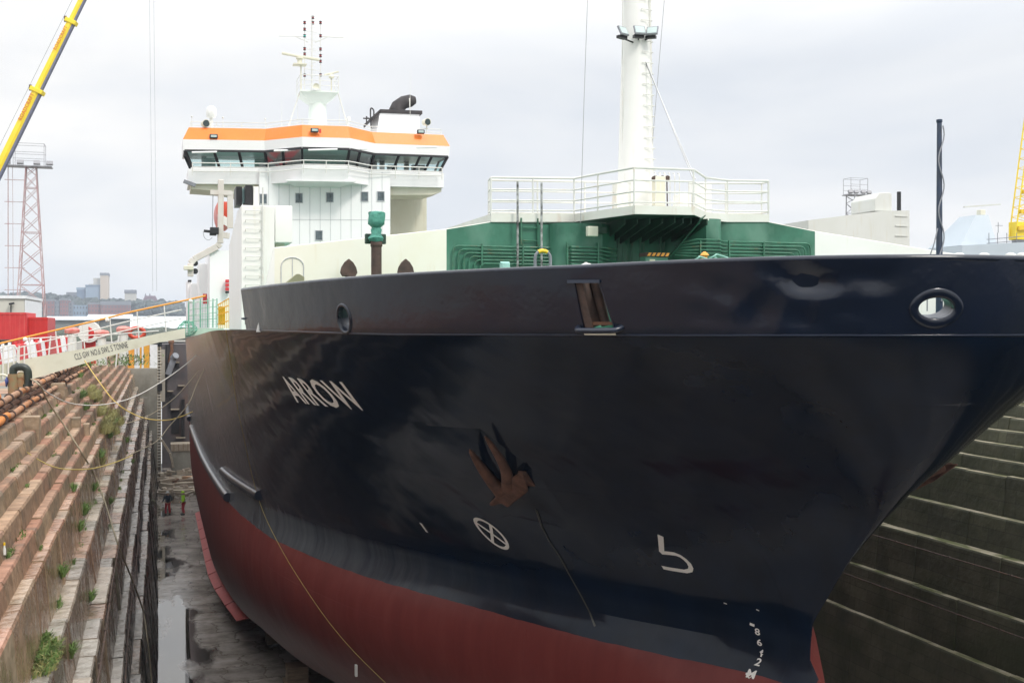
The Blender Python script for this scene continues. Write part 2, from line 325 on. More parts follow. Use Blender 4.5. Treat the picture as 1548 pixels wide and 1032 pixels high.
def floor_material():
    m=bpy.data.materials.new('dock_floor'); m.use_nodes=True; nt=m.node_tree; L=nt.links.new; b=nt.nodes['Principled BSDF']
    g=N(nt,'ShaderNodeNewGeometry')
    sp=N(nt,'ShaderNodeSeparateXYZ'); L(g.outputs['Position'],sp.inputs[0])
    n=N(nt,'ShaderNodeTexNoise'); n.inputs['Scale'].default_value=.9; n.inputs['Detail'].default_value=8; n.inputs['Roughness'].default_value=.62; L(g.outputs['Position'],n.inputs['Vector'])
    bk=N(nt,'ShaderNodeTexBrick'); bk.inputs['Scale'].default_value=1; bk.inputs['Brick Width'].default_value=1.7; bk.inputs['Row Height'].default_value=1.9; bk.inputs['Mortar Size'].default_value=.05
    bk.inputs['Color1'].default_value=(1,1,1,1); bk.inputs['Color2'].default_value=(.62,.62,.62,1); bk.inputs['Mortar'].default_value=(.42,.40,.38,1)
    nd=N(nt,'ShaderNodeVectorMath',operation='MULTIPLY_ADD'); L(n.outputs['Color'],nd.inputs[0]); nd.inputs[1].default_value=(1.6,1.6,0); L(g.outputs['Position'],nd.inputs[2]); L(nd.outputs[0],bk.inputs[0])
    cr=ramp(nt,[(.35,(.30,.265,.225)),(.55,(.52,.465,.41)),(.7,(.66,.60,.54))],n.outputs['Fac'])
    mm=N(nt,'ShaderNodeMixRGB',blend_type='MULTIPLY'); mm.inputs[0].default_value=.9; L(cr.outputs[0],mm.inputs[1]); L(bk.outputs[0],mm.inputs[2])
    # standing water along the wall and in hollows
    n2=N(nt,'ShaderNodeTexNoise'); n2.inputs['Scale'].default_value=.55; n2.inputs['Detail'].default_value=5; m2=N(nt,'ShaderNodeMapping'); m2.inputs['Scale'].default_value=(1.1,.33,1); L(g.outputs['Position'],m2.inputs[0]); L(m2.outputs[0],n2.inputs['Vector'])
    yr=N(nt,'ShaderNodeMapRange'); L(sp.outputs[1],yr.inputs[0]); yr.inputs[1].default_value=72; yr.inputs[2].default_value=52; yr.inputs[3].default_value=-.03; yr.inputs[4].default_value=.10
    xr=N(nt,'ShaderNodeMapRange'); L(sp.outputs[0],xr.inputs[0]); xr.inputs[1].default_value=1.1; xr.inputs[2].default_value=2.8; xr.inputs[3].default_value=.04; xr.inputs[4].default_value=-.22
    a1=N(nt,'ShaderNodeMath',operation='ADD'); L(yr.outputs[0],a1.inputs[0]); L(xr.outputs[0],a1.inputs[1]); a2=N(nt,'ShaderNodeMath',operation='ADD'); L(a1.outputs[0],a2.inputs[0]); L(n2.outputs['Fac'],a2.inputs[1])
    w_=ramp(nt,[(.50,0),(.60,1)],a2.outputs[0])
    mw=N(nt,'ShaderNodeMixRGB'); L(w_.outputs[0],mw.inputs[0]); L(mm.outputs[0],mw.inputs[1]); mw.inputs[2].default_value=(.03,.028,.022,1)
    L(mw.outputs[0],b.inputs['Base Color'])
    rr=N(nt,'ShaderNodeMapRange'); L(w_.outputs[0],rr.inputs[0]); rr.inputs[3].default_value=.16; rr.inputs[4].default_value=.015; L(rr.outputs[0],b.inputs['Roughness'])
    ir=N(nt,'ShaderNodeMapRange'); L(w_.outputs[0],ir.inputs[0]); ir.inputs[3].default_value=1.6; ir.inputs[4].default_value=1.9; L(ir.outputs[0],b.inputs['IOR'])
    hm=N(nt,'ShaderNodeMixRGB'); L(w_.outputs[0],hm.inputs[0]); L(n.outputs['Fac'],hm.inputs[1]); hm.inputs[2].default_value=(.5,.5,.5,1)
    h2=N(nt,'ShaderNodeMixRGB',blend_type='MULTIPLY'); h2.inputs[0].default_value=.4; L(hm.outputs[0],h2.inputs[1]); L(bk.outputs[0],h2.inputs[2])
    bp=N(nt,'ShaderNodeBump'); bp.inputs['Distance'].default_value=.035; L(h2.outputs[0],bp.inputs['Height'])
    iv=N(nt,'ShaderNodeMath',operation='SUBTRACT'); iv.inputs[0].default_value=1; L(w_.outputs[0],iv.inputs[1]); L(iv.outputs[0],bp.inputs['Strength'])
    L(bp.outputs[0],b.inputs['Normal']); MATS['dock_floor']=m
floor_material()

# ---------------------------------------------------------------- mesh helpers
class MB:
    def __init__(s): s.v=[]; s.f=[]; s.c=[]; s.cur=(1,1,1)
    def add(s,vs,fs):
        o=len(s.v); s.v+= [Vector(a) for a in vs]
        for f in fs: s.f.append(tuple(i+o for i in f)); s.c.append(s.cur)
        return s
    def hexa(s,p):
        return s.add(p,[(0,3,2,1),(4,5,6,7),(0,1,5,4),(1,2,6,5),(2,3,7,6),(3,0,4,7)])
    def box(s,x0,x1,y0,y1,z0,z1):
        return s.hexa([(x0,y0,z0),(x1,y0,z0),(x1,y1,z0),(x0,y1,z0),(x0,y0,z1),(x1,y0,z1),(x1,y1,z1),(x0,y1,z1)])
    def cbox(s,c,sz,rz=0,rx=0,ry=0):
        M=Matrix.Translation(Vector(c))@Euler((rx,ry,rz)).to_matrix().to_4x4(); a,b,h=sz[0]/2,sz[1]/2,sz[2]/2
        return s.hexa([M@Vector(q) for q in [(-a,-b,-h),(a,-b,-h),(a,b,-h),(-a,b,-h),(-a,-b,h),(a,-b,h),(a,b,h),(-a,b,h)]])
    def beam(s,p,q,w,h,up=(0,0,1)):
        p=Vector(p);q=Vector(q); d=(q-p).normalized(); up=Vector(up)
        if abs(d.dot(up))>.98: up=Vector((0,1,0))
        x=d.cross(up).normalized()*w/2; y=x.cross(d).normalized()*h/2
        return s.hexa([p-x-y,p+x-y,p+x+y,p-x+y,q-x-y,q+x-y,q+x+y,q-x+y])
    def tube(s,pts,r,n=8,caps=True):
        pts=[Vector(p) for p in pts]; rs=r if isinstance(r,(list,tuple)) else [r]*len(pts)
        vs=[];fs=[]; prev=None
        for i,p in enumerate(pts):
            d=(pts[min(i+1,len(pts)-1)]-pts[max(i-1,0)]).normalized()
            if prev is None: prev=d.orthogonal().normalized()
            x=(prev-d*prev.dot(d)).normalized(); prev=x; y=d.cross(x)
            for k in range(n):
                a=2*math.pi*k/n; vs.append(p+(x*math.cos(a)+y*math.sin(a))*rs[i])
        for i in range(len(pts)-1):
            for k in range(n): fs.append((i*n+k,i*n+(k+1)%n,(i+1)*n+(k+1)%n,(i+1)*n+k))
        if caps: fs.append(tuple(range(n))[::-1]); fs.append(tuple((len(pts)-1)*n+k for k in range(n)))
        return s.add(vs,fs)
    def cyl(s,p,q,r0,r1=None,n=20): return s.tube([p,q],[r0,r0 if r1 is None else r1],n)
    def lathe(s,c,prof,n=24,ax=(0,0,1)):
        c=Vector(c); z=Vector(ax).normalized(); x=z.orthogonal().normalized(); y=z.cross(x)
        vs=[];fs=[]
        for r,h in prof:
            for k in range(n):
                a=2*math.pi*k/n; vs.append(c+z*h+(x*math.cos(a)+y*math.sin(a))*max(r,.0005))
        m=len(prof)
        for i in range(m-1):
            for k in range(n): fs.append((i*n+k,i*n+(k+1)%n,(i+1)*n+(k+1)%n,(i+1)*n+k))
        fs.append(tuple(range(n))[::-1]); fs.append(tuple((m-1)*n+k for k in range(n)))
        return s.add(vs,fs)
    def prism(s,poly,off):
        """poly: list of 3D points, extruded by vector off"""
        n=len(poly); off=Vector(off); vs=[Vector(p) for p in poly]; vs+= [p+off for p in vs]
        fs=[tuple(range(n))[::-1],tuple(range(n,2*n))]+[(i,(i+1)%n,n+(i+1)%n,n+i) for i in range(n)]
        return s.add(vs,fs)
    def ball(s,c,r,sc=(1,1,1),n=14,m=8):
        c=Vector(c)
        prof=[]; vs=[];fs=[]
        for i in range(m+1):
            th=math.pi*i/m
            for k in range(n):
                a=2*math.pi*k/n; vs.append(c+Vector((math.sin(th)*math.cos(a)*r*sc[0],math.sin(th)*math.sin(a)*r*sc[1],-math.cos(th)*r*sc[2])))
        for i in range(m):
            for k in range(n): fs.append((i*n+k,i*n+(k+1)%n,(i+1)*n+(k+1)%n,(i+1)*n+k))
        return s.add(vs,fs)
    def build(s,name,m,parent=None,smooth=False,bevel=0,col=False,origin=None,merge=False):
        if parent is not None: o0=Vector(parent['_w'])
        elif origin is not None: o0=Vector(origin)
        else:
            xs=[v.x for v in s.v]; ys=[v.y for v in s.v]; zs=[v.z for v in s.v]
            o0=Vector(((min(xs)+max(xs))/2,(min(ys)+max(ys))/2,min(zs)))
        me=bpy.data.meshes.new(name)
        me.from_pydata([v-o0 for v in s.v],[],s.f)
        if merge or smooth:
            bm=bmesh.new(); bm.from_mesh(me)
            if merge: bmesh.ops.remove_doubles(bm,verts=bm.verts,dist=1e-4)
            bmesh.ops.recalc_face_normals(bm,faces=bm.faces); bm.to_mesh(me); bm.free()
        if col:
            at=me.color_attributes.new('tint','FLOAT_COLOR','CORNER')
            for p,c in zip(me.polygons,s.c):
                for li in p.loop_indices: at.data[li].color=(*c,1)
        me.materials.append(MATS[m] if isinstance(m,str) else m)
        if smooth:
            for p in me.polygons: p.use_smooth=True
            try: me.set_sharp_from_angle(angle=R(38 if smooth is True else smooth))
            except Exception: pass
        o=bpy.data.objects.new(name,me); COL.objects.link(o)
        if parent is not None:
            o.parent=parent; o['_w']=tuple(o0)
        else: o.location=o0; o['_w']=tuple(o0)
        if bevel:
            b=o.modifiers.new('bevel','BEVEL'); b.width=bevel; b.segments=2; b.limit_method='ANGLE'
        return o
def tag(o,label=None,cat=None,group=None,kind=None):
    if label: o['label']=label
    if cat: o['category']=cat
    if group: o['group']=group
    if kind: o['kind']=kind
    return o
def thing(name,label,cat,loc,group=None):
    o=bpy.data.objects.new(name,None); COL.objects.link(o); o.location=loc; o['_w']=tuple(loc); o.empty_display_size=.3
    return tag(o,label,cat,group)
def copy_tree(o,parent=None,loc=None):
    c=o.copy(); COL.objects.link(c)
    if parent is not None: c.parent=parent
    if loc is not None: c.location=loc
    for ch in [x for x in bpy.data.objects if x.parent==o]: copy_tree(ch,c)
    return c
def sag(p,q,s,n=16):
    p=Vector(p);q=Vector(q); return [p.lerp(q,i/n)-Vector((0,0,s*4*(i/n)*(1-i/n))) for i in range(n+1)]
def smoothpath(pts,n=6):
    pts=[Vector(p) for p in pts]; out=[]
    for i in range(len(pts)-1):
        p0=pts[max(i-1,0)];p1=pts[i];p2=pts[i+1];p3=pts[min(i+2,len(pts)-1)]
        for k in range(n):
            t=k/n; out.append(.5*((2*p1)+(p2-p0)*t+(2*p0-5*p1+4*p2-p3)*t*t+(3*p1-p0-3*p2+p3)*t**3))
    out.append(pts[-1]); return out
def text_mesh(txt,size=1,bold=0.0,space=1.0):
    cu=bpy.data.curves.new('txt','FONT'); cu.body=txt; cu.size=size; cu.offset=bold; cu.space_character=space; cu.resolution_u=3
    ob=bpy.data.objects.new('txt',cu); COL.objects.link(ob)
    dg=bpy.context.evaluated_depsgraph_get(); me=bpy.data.meshes.new_from_object(ob.evaluated_get(dg))
    bpy.data.objects.remove(ob); bpy.data.curves.remove(cu)
    bm=bmesh.new(); bm.from_mesh(me); bmesh.ops.triangulate(bm,faces=bm.faces)
    for _ in range(2):
        bmesh.ops.subdivide_edges(bm,edges=[e for e in bm.edges if e.calc_length()>size*.12],cuts=1); bmesh.ops.triangulate(bm,faces=bm.faces)
    v=[p.co.copy() for p in bm.verts]; bm.verts.index_update(); f=[tuple(q.index for q in p.verts) for p in bm.faces]; bm.free(); bpy.data.meshes.remove(me)
    return v,f
# ================================================================ THE SHIP
YB=26.6      # aft end of the forecastle bulwark
ship=thing('cargo_ship','large cargo ship with glossy navy and red hull named ARROW, resting in the dry dock','ship',(XC,45,ZK))
def hp(Y,z,off=0.0,side=-1):
    """point on hull skin, pushed outboard by off"""
    return Vector((XC+side*(hb(Y,z)+off),Y,z))
def hull_mesh():
    q=[0]; n=92
    q=[(i/n)**2.1 for i in range(n+1)]
    lev=[-13.3,-13.1,-12.8,-12.4,-11.8,-11,-10.2,-9.4,-8.8,-8.2,-7.7,-7.3,-7,-6.8,-6.62,-6.4,-6.15,-5.95,-5.8,-5.65,-5.45,-5.2,-4.9,-4.6,-4.3,-4,-3.7,-3.4,-3.1,-2.8,-2.5,-2.2,-1.95,-1.7,-1.45,-1.2,-1,-.8,-.6,-.4,-.27,-.17]
    m=MB(); rows=[]
    for z0 in lev:
        L_=[];
        for k,qq in enumerate(q):
            ys=stemY(z0); Y=ys+(100-ys)*qq
            z=z0 if z0<-2 else -2+(z0+2)/(1.83)*(ztop(Y)+2)
            L_.append((Y,z,hb(Y,z) if k else 0.0))
        rows.append(L_)
    vs=[]; idx={}
    for j,r in enumerate(rows):
        for i,(Y,z,h) in enumerate(r):
            if i==0: idx[j,i,0]=idx[j,i,1]=len(vs); vs.append((XC,Y,z))
            else:
                idx[j,i,0]=len(vs); vs.append((XC-h,Y,z)); idx[j,i,1]=len(vs); vs.append((XC+h,Y,z))
    fs=[]
    def quad(*a):
        b=[]
        for x in a:
            if x not in b: b.append(x)
        if len(b)>2: fs.append(tuple(b))
    J=len(rows); n=len(q)-1
    for j in range(J-1):
        for i in range(n):
            quad(idx[j,i,0],idx[j+1,i,0],idx[j+1,i+1,0],idx[j,i+1,0]); quad(idx[j,i,1],idx[j,i+1,1],idx[j+1,i+1,1],idx[j+1,i,1])
        quad(idx[j,n,0],idx[j+1,n,0],idx[j+1,n,1],idx[j,n,1])
    for i in range(n):
        quad(idx[0,i,0],idx[0,i+1,0],idx[0,i+1,1],idx[0,i,1]); quad(idx[J-1,i,0],idx[J-1,i,1],idx[J-1,i+1,1],idx[J-1,i+1,0])
    m.add(vs,fs); return m
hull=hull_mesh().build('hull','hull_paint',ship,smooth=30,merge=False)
# pocket for the anchor: a shallow wedge cut out of the flare on each side
def cutter(name,polyYZ,x_in,side):
    """polyYZ corners with inner X (half-breadth) per corner"""
    m=MB(); a=[Vector((XC+side*13,Y,z)) for Y,z,_ in polyYZ]; b=[Vector((XC+side*h,Y,z)) for Y,z,h in polyYZ]
    n=len(a); fs=[tuple(range(n)),tuple(range(2*n-1,n-1,-1))]+[(i,n+i,n+(i+1)%n,(i+1)%n) for i in range(n)]
    m.add(a+b,fs); return m
def boolean(o,cuts):
    for c in cuts:
        md=o.modifiers.new('cut','BOOLEAN'); md.operation='DIFFERENCE'; md.object=c; md.solver='EXACT'
    dg=bpy.context.evaluated_depsgraph_get(); dg.update()
    me=bpy.data.meshes.new_from_object(o.evaluated_get(dg),preserve_all_data_layers=True,depsgraph=dg)
    o.modifiers.clear(); o.data=me
    for c in cuts: bpy.data.objects.remove(c)
pk=[tuple(hit(u,v))[1:] for u,v in ((628,642),(726,648),(802,706),(868,800),(746,773))]
cs=[]
for sd in (-1,1):
    poly=[(Y,z,hb(Y,z)-d) for (Y,z),d in zip(pk,(-.02,.34,.30,-.02,-.02))]
    m=cutter('c',poly,0,sd); cs.append(m.build('c','navy',None,origin=(0,0,0),merge=True,smooth=True))
boolean(hull,cs)
for p in hull.data.polygons: p.use_smooth=True
try: hull.data.set_sharp_from_angle(angle=R(30))
except Exception: pass

# anchors (stockless), crown down, flukes up, hanging out of the pocket
def anchor(side):
    c=Vector(PT(768,742,22.55)); 
    def P(u,v,o=0):   # on a plane standing just off the skin
        p=Vector(PT(u,v,22.4)); q=hit(u,v); t_=q[0]*SA+q[1]*CA; p=Vector(PT(u,v,t_-o*.75))
        if side>0: p.x=2*XC-p.x+.95; p.y-=.2; p.z-=.2
        return p
    cen=P(770,742,.05)
    a=MB()
    # crown block: a chunky faceted body
    pts=[(752,741),(763,729),(789,711),(797,733),(799,742),(782,755),(768,767),(757,761),(742,765),(739,761),(749,751)]
    front=[P(u,v,.42) for u,v in pts]; back=[P(u,v,-.15) for u,v in pts]
    n=len(pts); a.add(front+back,[tuple(range(n)),tuple(range(2*n-1,n-1,-1))]+[(i,n+i,n+(i+1)%n,(i+1)%n) for i in range(n)])
    ob=a.build('anchor','anchor_rust',ship,smooth=20,bevel=.035,merge=True)
    for pp,rr in (([(710,679),(723,700),(741,724),(757,742)],[.012,.085,.12,.16]),([(733,659),(752,687),(765,712),(768,734)],[.012,.075,.10,.14])):
        f=MB(); path=[P(u,v,o) for (u,v),o in list(zip(pp,(.55,.42,.34,.25)))[0 if side<0 else 2:]]
        path=smoothpath(path,4); k=len(path); r=[rr[0]+(rr[-1]-rr[0])*(i/(k-1))**.6 for i in range(k)]
        f.tube(path,r,8); f.build('fluke','anchor_rust',ob,smooth=50)
    s=MB(); s.beam(P(788,716,.05),P(806,728,-.35),.2,.2); s.build('shank','anchor_rust',ob,bevel=.02)
anchor(-1); anchor(1)

# letters and marks painted on the skin
def skin_ribbon(px,w,name,m='paint_white',closed=False,parent=hull,width_px=None):
    """flat painted ribbon along image-traced points that lie on the skin"""
    H=[Vector(hit(u,v)) for u,v in px]
    mb=MB(); n=len(H); vs=[]
    for i,p in enumerate(H):
        a=H[i-1] if (i>0 or closed) else p; b=H[(i+1)%n] if (i<n-1 or closed) else p
        dy,dz=b.y-a.y,b.z-a.z; l=math.hypot(dy,dz) or 1; ny,nz=-dz/l*w/2,dy/l*w/2
        for s in (1,-1): vs.append(hp(p.y+ny*s,p.z+nz*s,.022))
    fs=[(2*i,2*i+1,2*((i+1)%n)+1,2*((i+1)%n)) for i in range(n if closed else n-1)]
    mb.add(vs,fs); return mb.build(name,m,parent)
def skin_text(txt,y0,z0,h,ylen,name,slant=0,parent=hull,bold=.012):
    v,f=text_mesh(txt,1.0,bold); x1=max(p.x for p in v); x0=min(p.x for p in v); y1=max(p.y for p in v); b0=min(p.y for p in v)
    mb=MB(); mb.add([hp(y0-(p.x-x0)/(x1-x0)*ylen+(p.y-b0)/(y1-b0)*slant,z0+(p.y-b0)/(y1-b0)*h,.022) for p in v],f)
    return mb.build(name,'paint_white',parent)
skin_text('ARROW',26.55,-1.83,.64,3.1,'name_lettering',slant=-.15,bold=.018)
# bulbous-bow mark like a 5 without its top, thruster mark (ring and cross), load tick
skin_ribbon([(1000,809),(1001,822),(1002,835)],.075,'bulb_mark')
q=smoothpath([(1000,834.5),(1018,836.5),(1030,840),(1040,847),(1046,854),(1046,861),(1036,863),(1020,860),(1003,857)],4)
q=[(a.x,a.y) for a in [Vector((u,v,0)) for u,v in [(1000,834.5),(1012,835.5),(1022,836.8),(1030,840),(1037,845),(1043,851),(1046,857),(1045,861.5),(1038,863),(1028,861.5),(1015,859.5),(1003,857)]]]
skin_ribbon(q,.075,'bulb_mark')
c=Vector(hit(745,806)); rr=.305
ringp=[(c.y+math.cos(a)*rr,c.z+math.sin(a)*rr*1.12) for a in [2*math.pi*i/32 for i in range(32)]]
def skin_poly(pts,w,name,closed=False):
    mb=MB(); n=len(pts); vs=[]
    for i,(y,z) in enumerate(pts):
        a=pts[i-1] if (i>0 or closed) else pts[i]; b=pts[(i+1)%n] if (i<n-1 or closed) else pts[i]
        dy,dz=b[0]-a[0],b[1]-a[1]; l=math.hypot(dy,dz) or 1
        for s in (1,-1): vs.append(hp(y-dz/l*w/2*s,z+dy/l*w/2*s,.024))
    mb.add(vs,[(2*i,2*i+1,2*((i+1)%n)+1,2*((i+1)%n)) for i in range(n if closed else n-1)])
    return mb.build(name,'paint_white',hull)
tm=MB()
skin_poly(ringp,.07,'thruster_mark',True)
for a in (R(45),R(135)):
    skin_poly([(c.y+math.cos(a)*rr*k,c.z+math.sin(a)*rr*1.12*k) for k in (-1,-.5,0,.5,1)],.065,'thruster_mark')
skin_ribbon([(637,790),(642,797),(647,804)],.06,'load_tick')
for t_,(u,v) in (('8',(1146,953)),('6',(1149,969)),('4',(1149,985)),('2',(1144,999))):
    h=hit(u,v+6); skin_text(t_,h[1]+.04,h[2],.13,.11,'draft_mark',bold=.02)
h=hit(1134,1022); skin_ribbon([(1135,942),(1142,945)],.05,'draft_mark')
skin_text('M',h[1]+.06,h[2]-.02,.15,.16,'draft_mark',bold=.02)
skin_ribbon([(1129,1017),(1135,1015),(1140,1020),(1134,1024),(1129,1017.2)],.02,'draft_mark')
for u,v in ((1147,921),(1098,911),(700,446)):
    h=hit(u,v) 
    if h and h[2]<-.3: skin_poly([(h[1]+.03,h[2]),(h[1]-.03,h[2]-.01)],.02,'draft_mark')

skin_ribbon([(812,770),(820,795),(832,818),(848,842),(862,868),(880,900),(893,925),(901,946)],.035,'wet_streak',mat('streak_paint',(.045,.042,.03),rough=.4))
# half-round rubbing bars low on the side
def bar(Y0,Y1,z0,z1,r,name='rubbing_bar'):
    m=MB(); pts=[hp(Y0+(Y1-Y0)*i/14,z0+(z1-z0)*i/14,r*.35) for i in range(15)]
    m.tube(pts,r,12); return m.build(name,'navy',hull,smooth=50)
bar(36.6,44.5,-5.45,-5.62,.16); bar(43.2,74,-6.45,-6.5,.17); bar(78,92,-6.3,-6.4,.17)
m=MB()
for k in range(9):
    Y0=49.5+k*3.3; Y1=Y0+3.15
    a=[hp(Y0,-12.6+.0*k),hp(Y1,-12.6),hp(Y1,-12.6)+Vector((-.42,0,-.22)),hp(Y0+(.4 if k==0 else 0),-12.6)+Vector((-.42,0,-.22))]
    m.prism([p+Vector((.1,0,0)) for p in a[:2]]+a[2:],(0,0,.05))
m.build('bilge_keel',mat('bilge_red',(.50,.10,.09),rough=.6),hull)

# ---- bulwark
def bulwark():
    n=90; rowsz=[0,.05,.12,.2,.28,.36,.44,.52,.6,.68,.76,.84,.92,1]; m=MB(); vs=[];fs=[]; T=.09
    ring=[]
    ys=[YB-(YB-12.95)*(1-(1-i/n)**2.0) for i in range(n+1)]
    for side in (-1,1):
        for i in range(n+1):
            if side==1 and i==0: continue
            ring.append((side,i))
    seq=[( -1,i) for i in range(0,n+1)]+[(1,i) for i in range(n-1,-1,-1)]
    def pt(side,i,s,inn):
        f=i/n; # param along: 0 aft end ->1 stem
        z0=ztop(YB)+0; 
        # arc param: distance from the stem
        d=(1-f)**2
        zk=-.17; Yk=None
        for _ in range(3):
            ys_=stemY(zk); Y=ys_+(YB-ys_)*d; zk=ztop(Y)+s*(zbul(Y)-ztop(Y))
        h=hb(Y,zk) if f<1 else 0
        if inn:
            h2=max(0,h-T); 
            if f==1: return Vector((XC,Y+T*1.3,zk))
            return Vector((XC+side*h2,Y+T*.8*(1-d),zk))
        p=Vector((XC+side*h,Y,zk))
        if side<0 and s>0:      # the knocks the plating has taken near the stem
            ed_=min(1,s*3)*min(1,max(0,1.02-s)*4); g=math.exp(-((p.x-8.6)/1.1)**4)*ed_
            q_=Vector((p.x*1.5+p.z*.8,p.z*1.7-p.x*.25,3.3)); dp=(abs(mnoise.noise(q_))*.17+mnoise.noise(q_*2.1)*.035)*g; p.y+=dp; p.x+=dp*.25
            g=math.exp(-((p.x-5.2)/1.0)**2)*ed_; p.y+=.035*g*mnoise.noise(Vector((p.x*1.8,p.z*2,9)))
        return p
    K=len(seq); S=len(rowsz)
    for inn in (0,1):
        for s in rowsz:
            for sd,i in seq: vs.append(pt(sd,i,s+(0 if s else -.03),inn))
    def ix(inn,j,k): return (inn*S+j)*K+k
    for j in range(S-1):
        for k in range(K-1):
            fs.append((ix(0,j,k),ix(0,j,k+1),ix(0,j+1,k+1),ix(0,j+1,k))); fs.append((ix(1,j,k),ix(1,j+1,k),ix(1,j+1,k+1),ix(1,j,k+1)))
    for k in range(K-1):
        fs.append((ix(0,0,k),ix(1,0,k),ix(1,0,k+1),ix(0,0,k+1))); fs.append((ix(0,S-1,k),ix(0,S-1,k+1),ix(1,S-1,k+1),ix(1,S-1,k)))
    for j in range(S-1):
        fs.append((ix(0,j,0),ix(0,j+1,0),ix(1,j+1,0),ix(1,j,0))); fs.append((ix(0,j,K-1),ix(1,j,K-1),ix(1,j+1,K-1),ix(0,j+1,K-1)))
    m.add(vs,fs)
    cap=[pt(sd,i,1.0,0).lerp(pt(sd,i,1.0,1),.5) for sd,i in seq]
    knu=[pt(sd,i,0,0) for sd,i in seq]
    return m,cap,knu
bm_,cap,knu=bulwark()
blw=bm_.build('bulwark','navy',ship,smooth=30,merge=True)
blw.data.materials[0]=MATS['bulwark_paint']
# openings: oval leads either side, one at the bow, slanting roller openings
def pnrm(u,v):
    a=Vector(hit(u+5,v))-Vector(hit(u-5,v)); b=Vector(hit(u,v+4))-Vector(hit(u,v-4)); n=a.cross(b).normalized()
    return -n if n.y>0 else n
def oval_cut(c,nrm,ra,rb):
    z=Vector(nrm).normalized(); up=Vector((0,0,1)); x=up.cross(z).normalized(); y=z.cross(x)
    pts=[Vector(c)-z*.6+x*math.cos(a)*ra+y*math.sin(a)*rb for a in [2*math.pi*i/28 for i in range(28)]]
    m=MB(); m.prism(pts,z*1.2); return m.build('c','navy',None,origin=(0,0,0),merge=True,smooth=True)
def nrm(Y,z,side):
    e=.02; a=hp(Y+e,z,0,side)-hp(Y-e,z,0,side); b=hp(Y,z+e,0,side)-hp(Y,z-e,0,side); n=a.cross(b).normalized()
    if n.x*side<0: n=-n
    return n
leads=[]; cuts=[]
hl=Vector(hit(520,482)); 
ln=pnrm(520,482)
for sd in (-1,1): leads.append((hp(hl.y,hl.z,0,sd),Vector((ln.x*(-sd),ln.y,ln.z)),.21,.235))
pc=Vector(hit(1416,466)); leads.append((pc,pnrm(1416,466),.26,.15))
for c_,n_,a_,b_ in leads: cuts.append(oval_cut(c_,n_,a_,b_))
ro=[(868,427),(906,427),(930,497),(882,497)]
roP=[Vector(hit(u,v)) for u,v in ro]
for sd in (-1,1):
    m=MB(); q=[Vector((XC+sd*(XC-p.x),p.y,p.z)) for p in roP]; n_=nrm(q[0].y,q[0].z,sd)
    m.prism([p-n_*.5 for p in q],n_*1.0); cuts.append(m.build('c','navy',None,origin=(0,0,0),merge=True,smooth=True))
boolean(blw,cuts)
try: blw.data.set_sharp_from_angle(angle=R(30))
except Exception: pass
m=MB(); m.tube([p+Vector((0,0,.012)) for p in cap],.052,8); m.build('cap_rail','bulwark_paint',blw,smooth=50)
m=MB(); m.tube([p+Vector((.004,.004,.0)) for p in knu],.014,6); m.build('knuckle_bead','navy',blw,smooth=50)
for c_,n_,a_,b_ in leads:
    z=n_; up=Vector((0,0,1)); x=up.cross(z).normalized(); y=z.cross(x); m=MB()
    NN=36; prof=[]
    vs=[];fs=[]; M_=12
    for i in range(NN):
        a=2*math.pi*i/NN; rad=x*math.cos(a)*a_+y*math.sin(a)*b_; rd=rad.normalized()
        for k in range(M_):
            b=2*math.pi*k/M_; vs.append(c_+rad*1.0+rd*(.03+(.040 if a_<.23 else .07)*math.cos(b)+(0 if a_<.23 else .04))+z*((.035 if a_<.23 else .022)*math.sin(b)-.008))
    for i in range(NN):
        for k in range(M_): fs.append((i*M_+k,i*M_+(k+1)%M_,((i+1)%NN)*M_+(k+1)%M_,((i+1)%NN)*M_+k))
    m.add(vs,fs); m.build('fairlead_rim','bulwark_paint',blw,smooth=80,merge=True)
    m=MB(); K_=28; ring_=[x*math.cos(2*math.pi*k/K_)*a_+y*math.sin(2*math.pi*k/K_)*b_ for k in range(K_)]
    vs=[c_+q*1.06-z*.01 for q in ring_]+[c_+q*1.0-z*.30 for q in ring_]+[c_+q*1.12-z*.30 for q in ring_]+[c_+q*1.14-z*.02 for q in ring_]
    m.add(vs,[(r*K_+k,r*K_+(k+1)%K_,((r+1)%4)*K_+(k+1)%K_,((r+1)%4)*K_+k) for r in range(4) for k in range(K_)]); m.build('fairlead_pipe','navy',blw,smooth=50,merge=True)
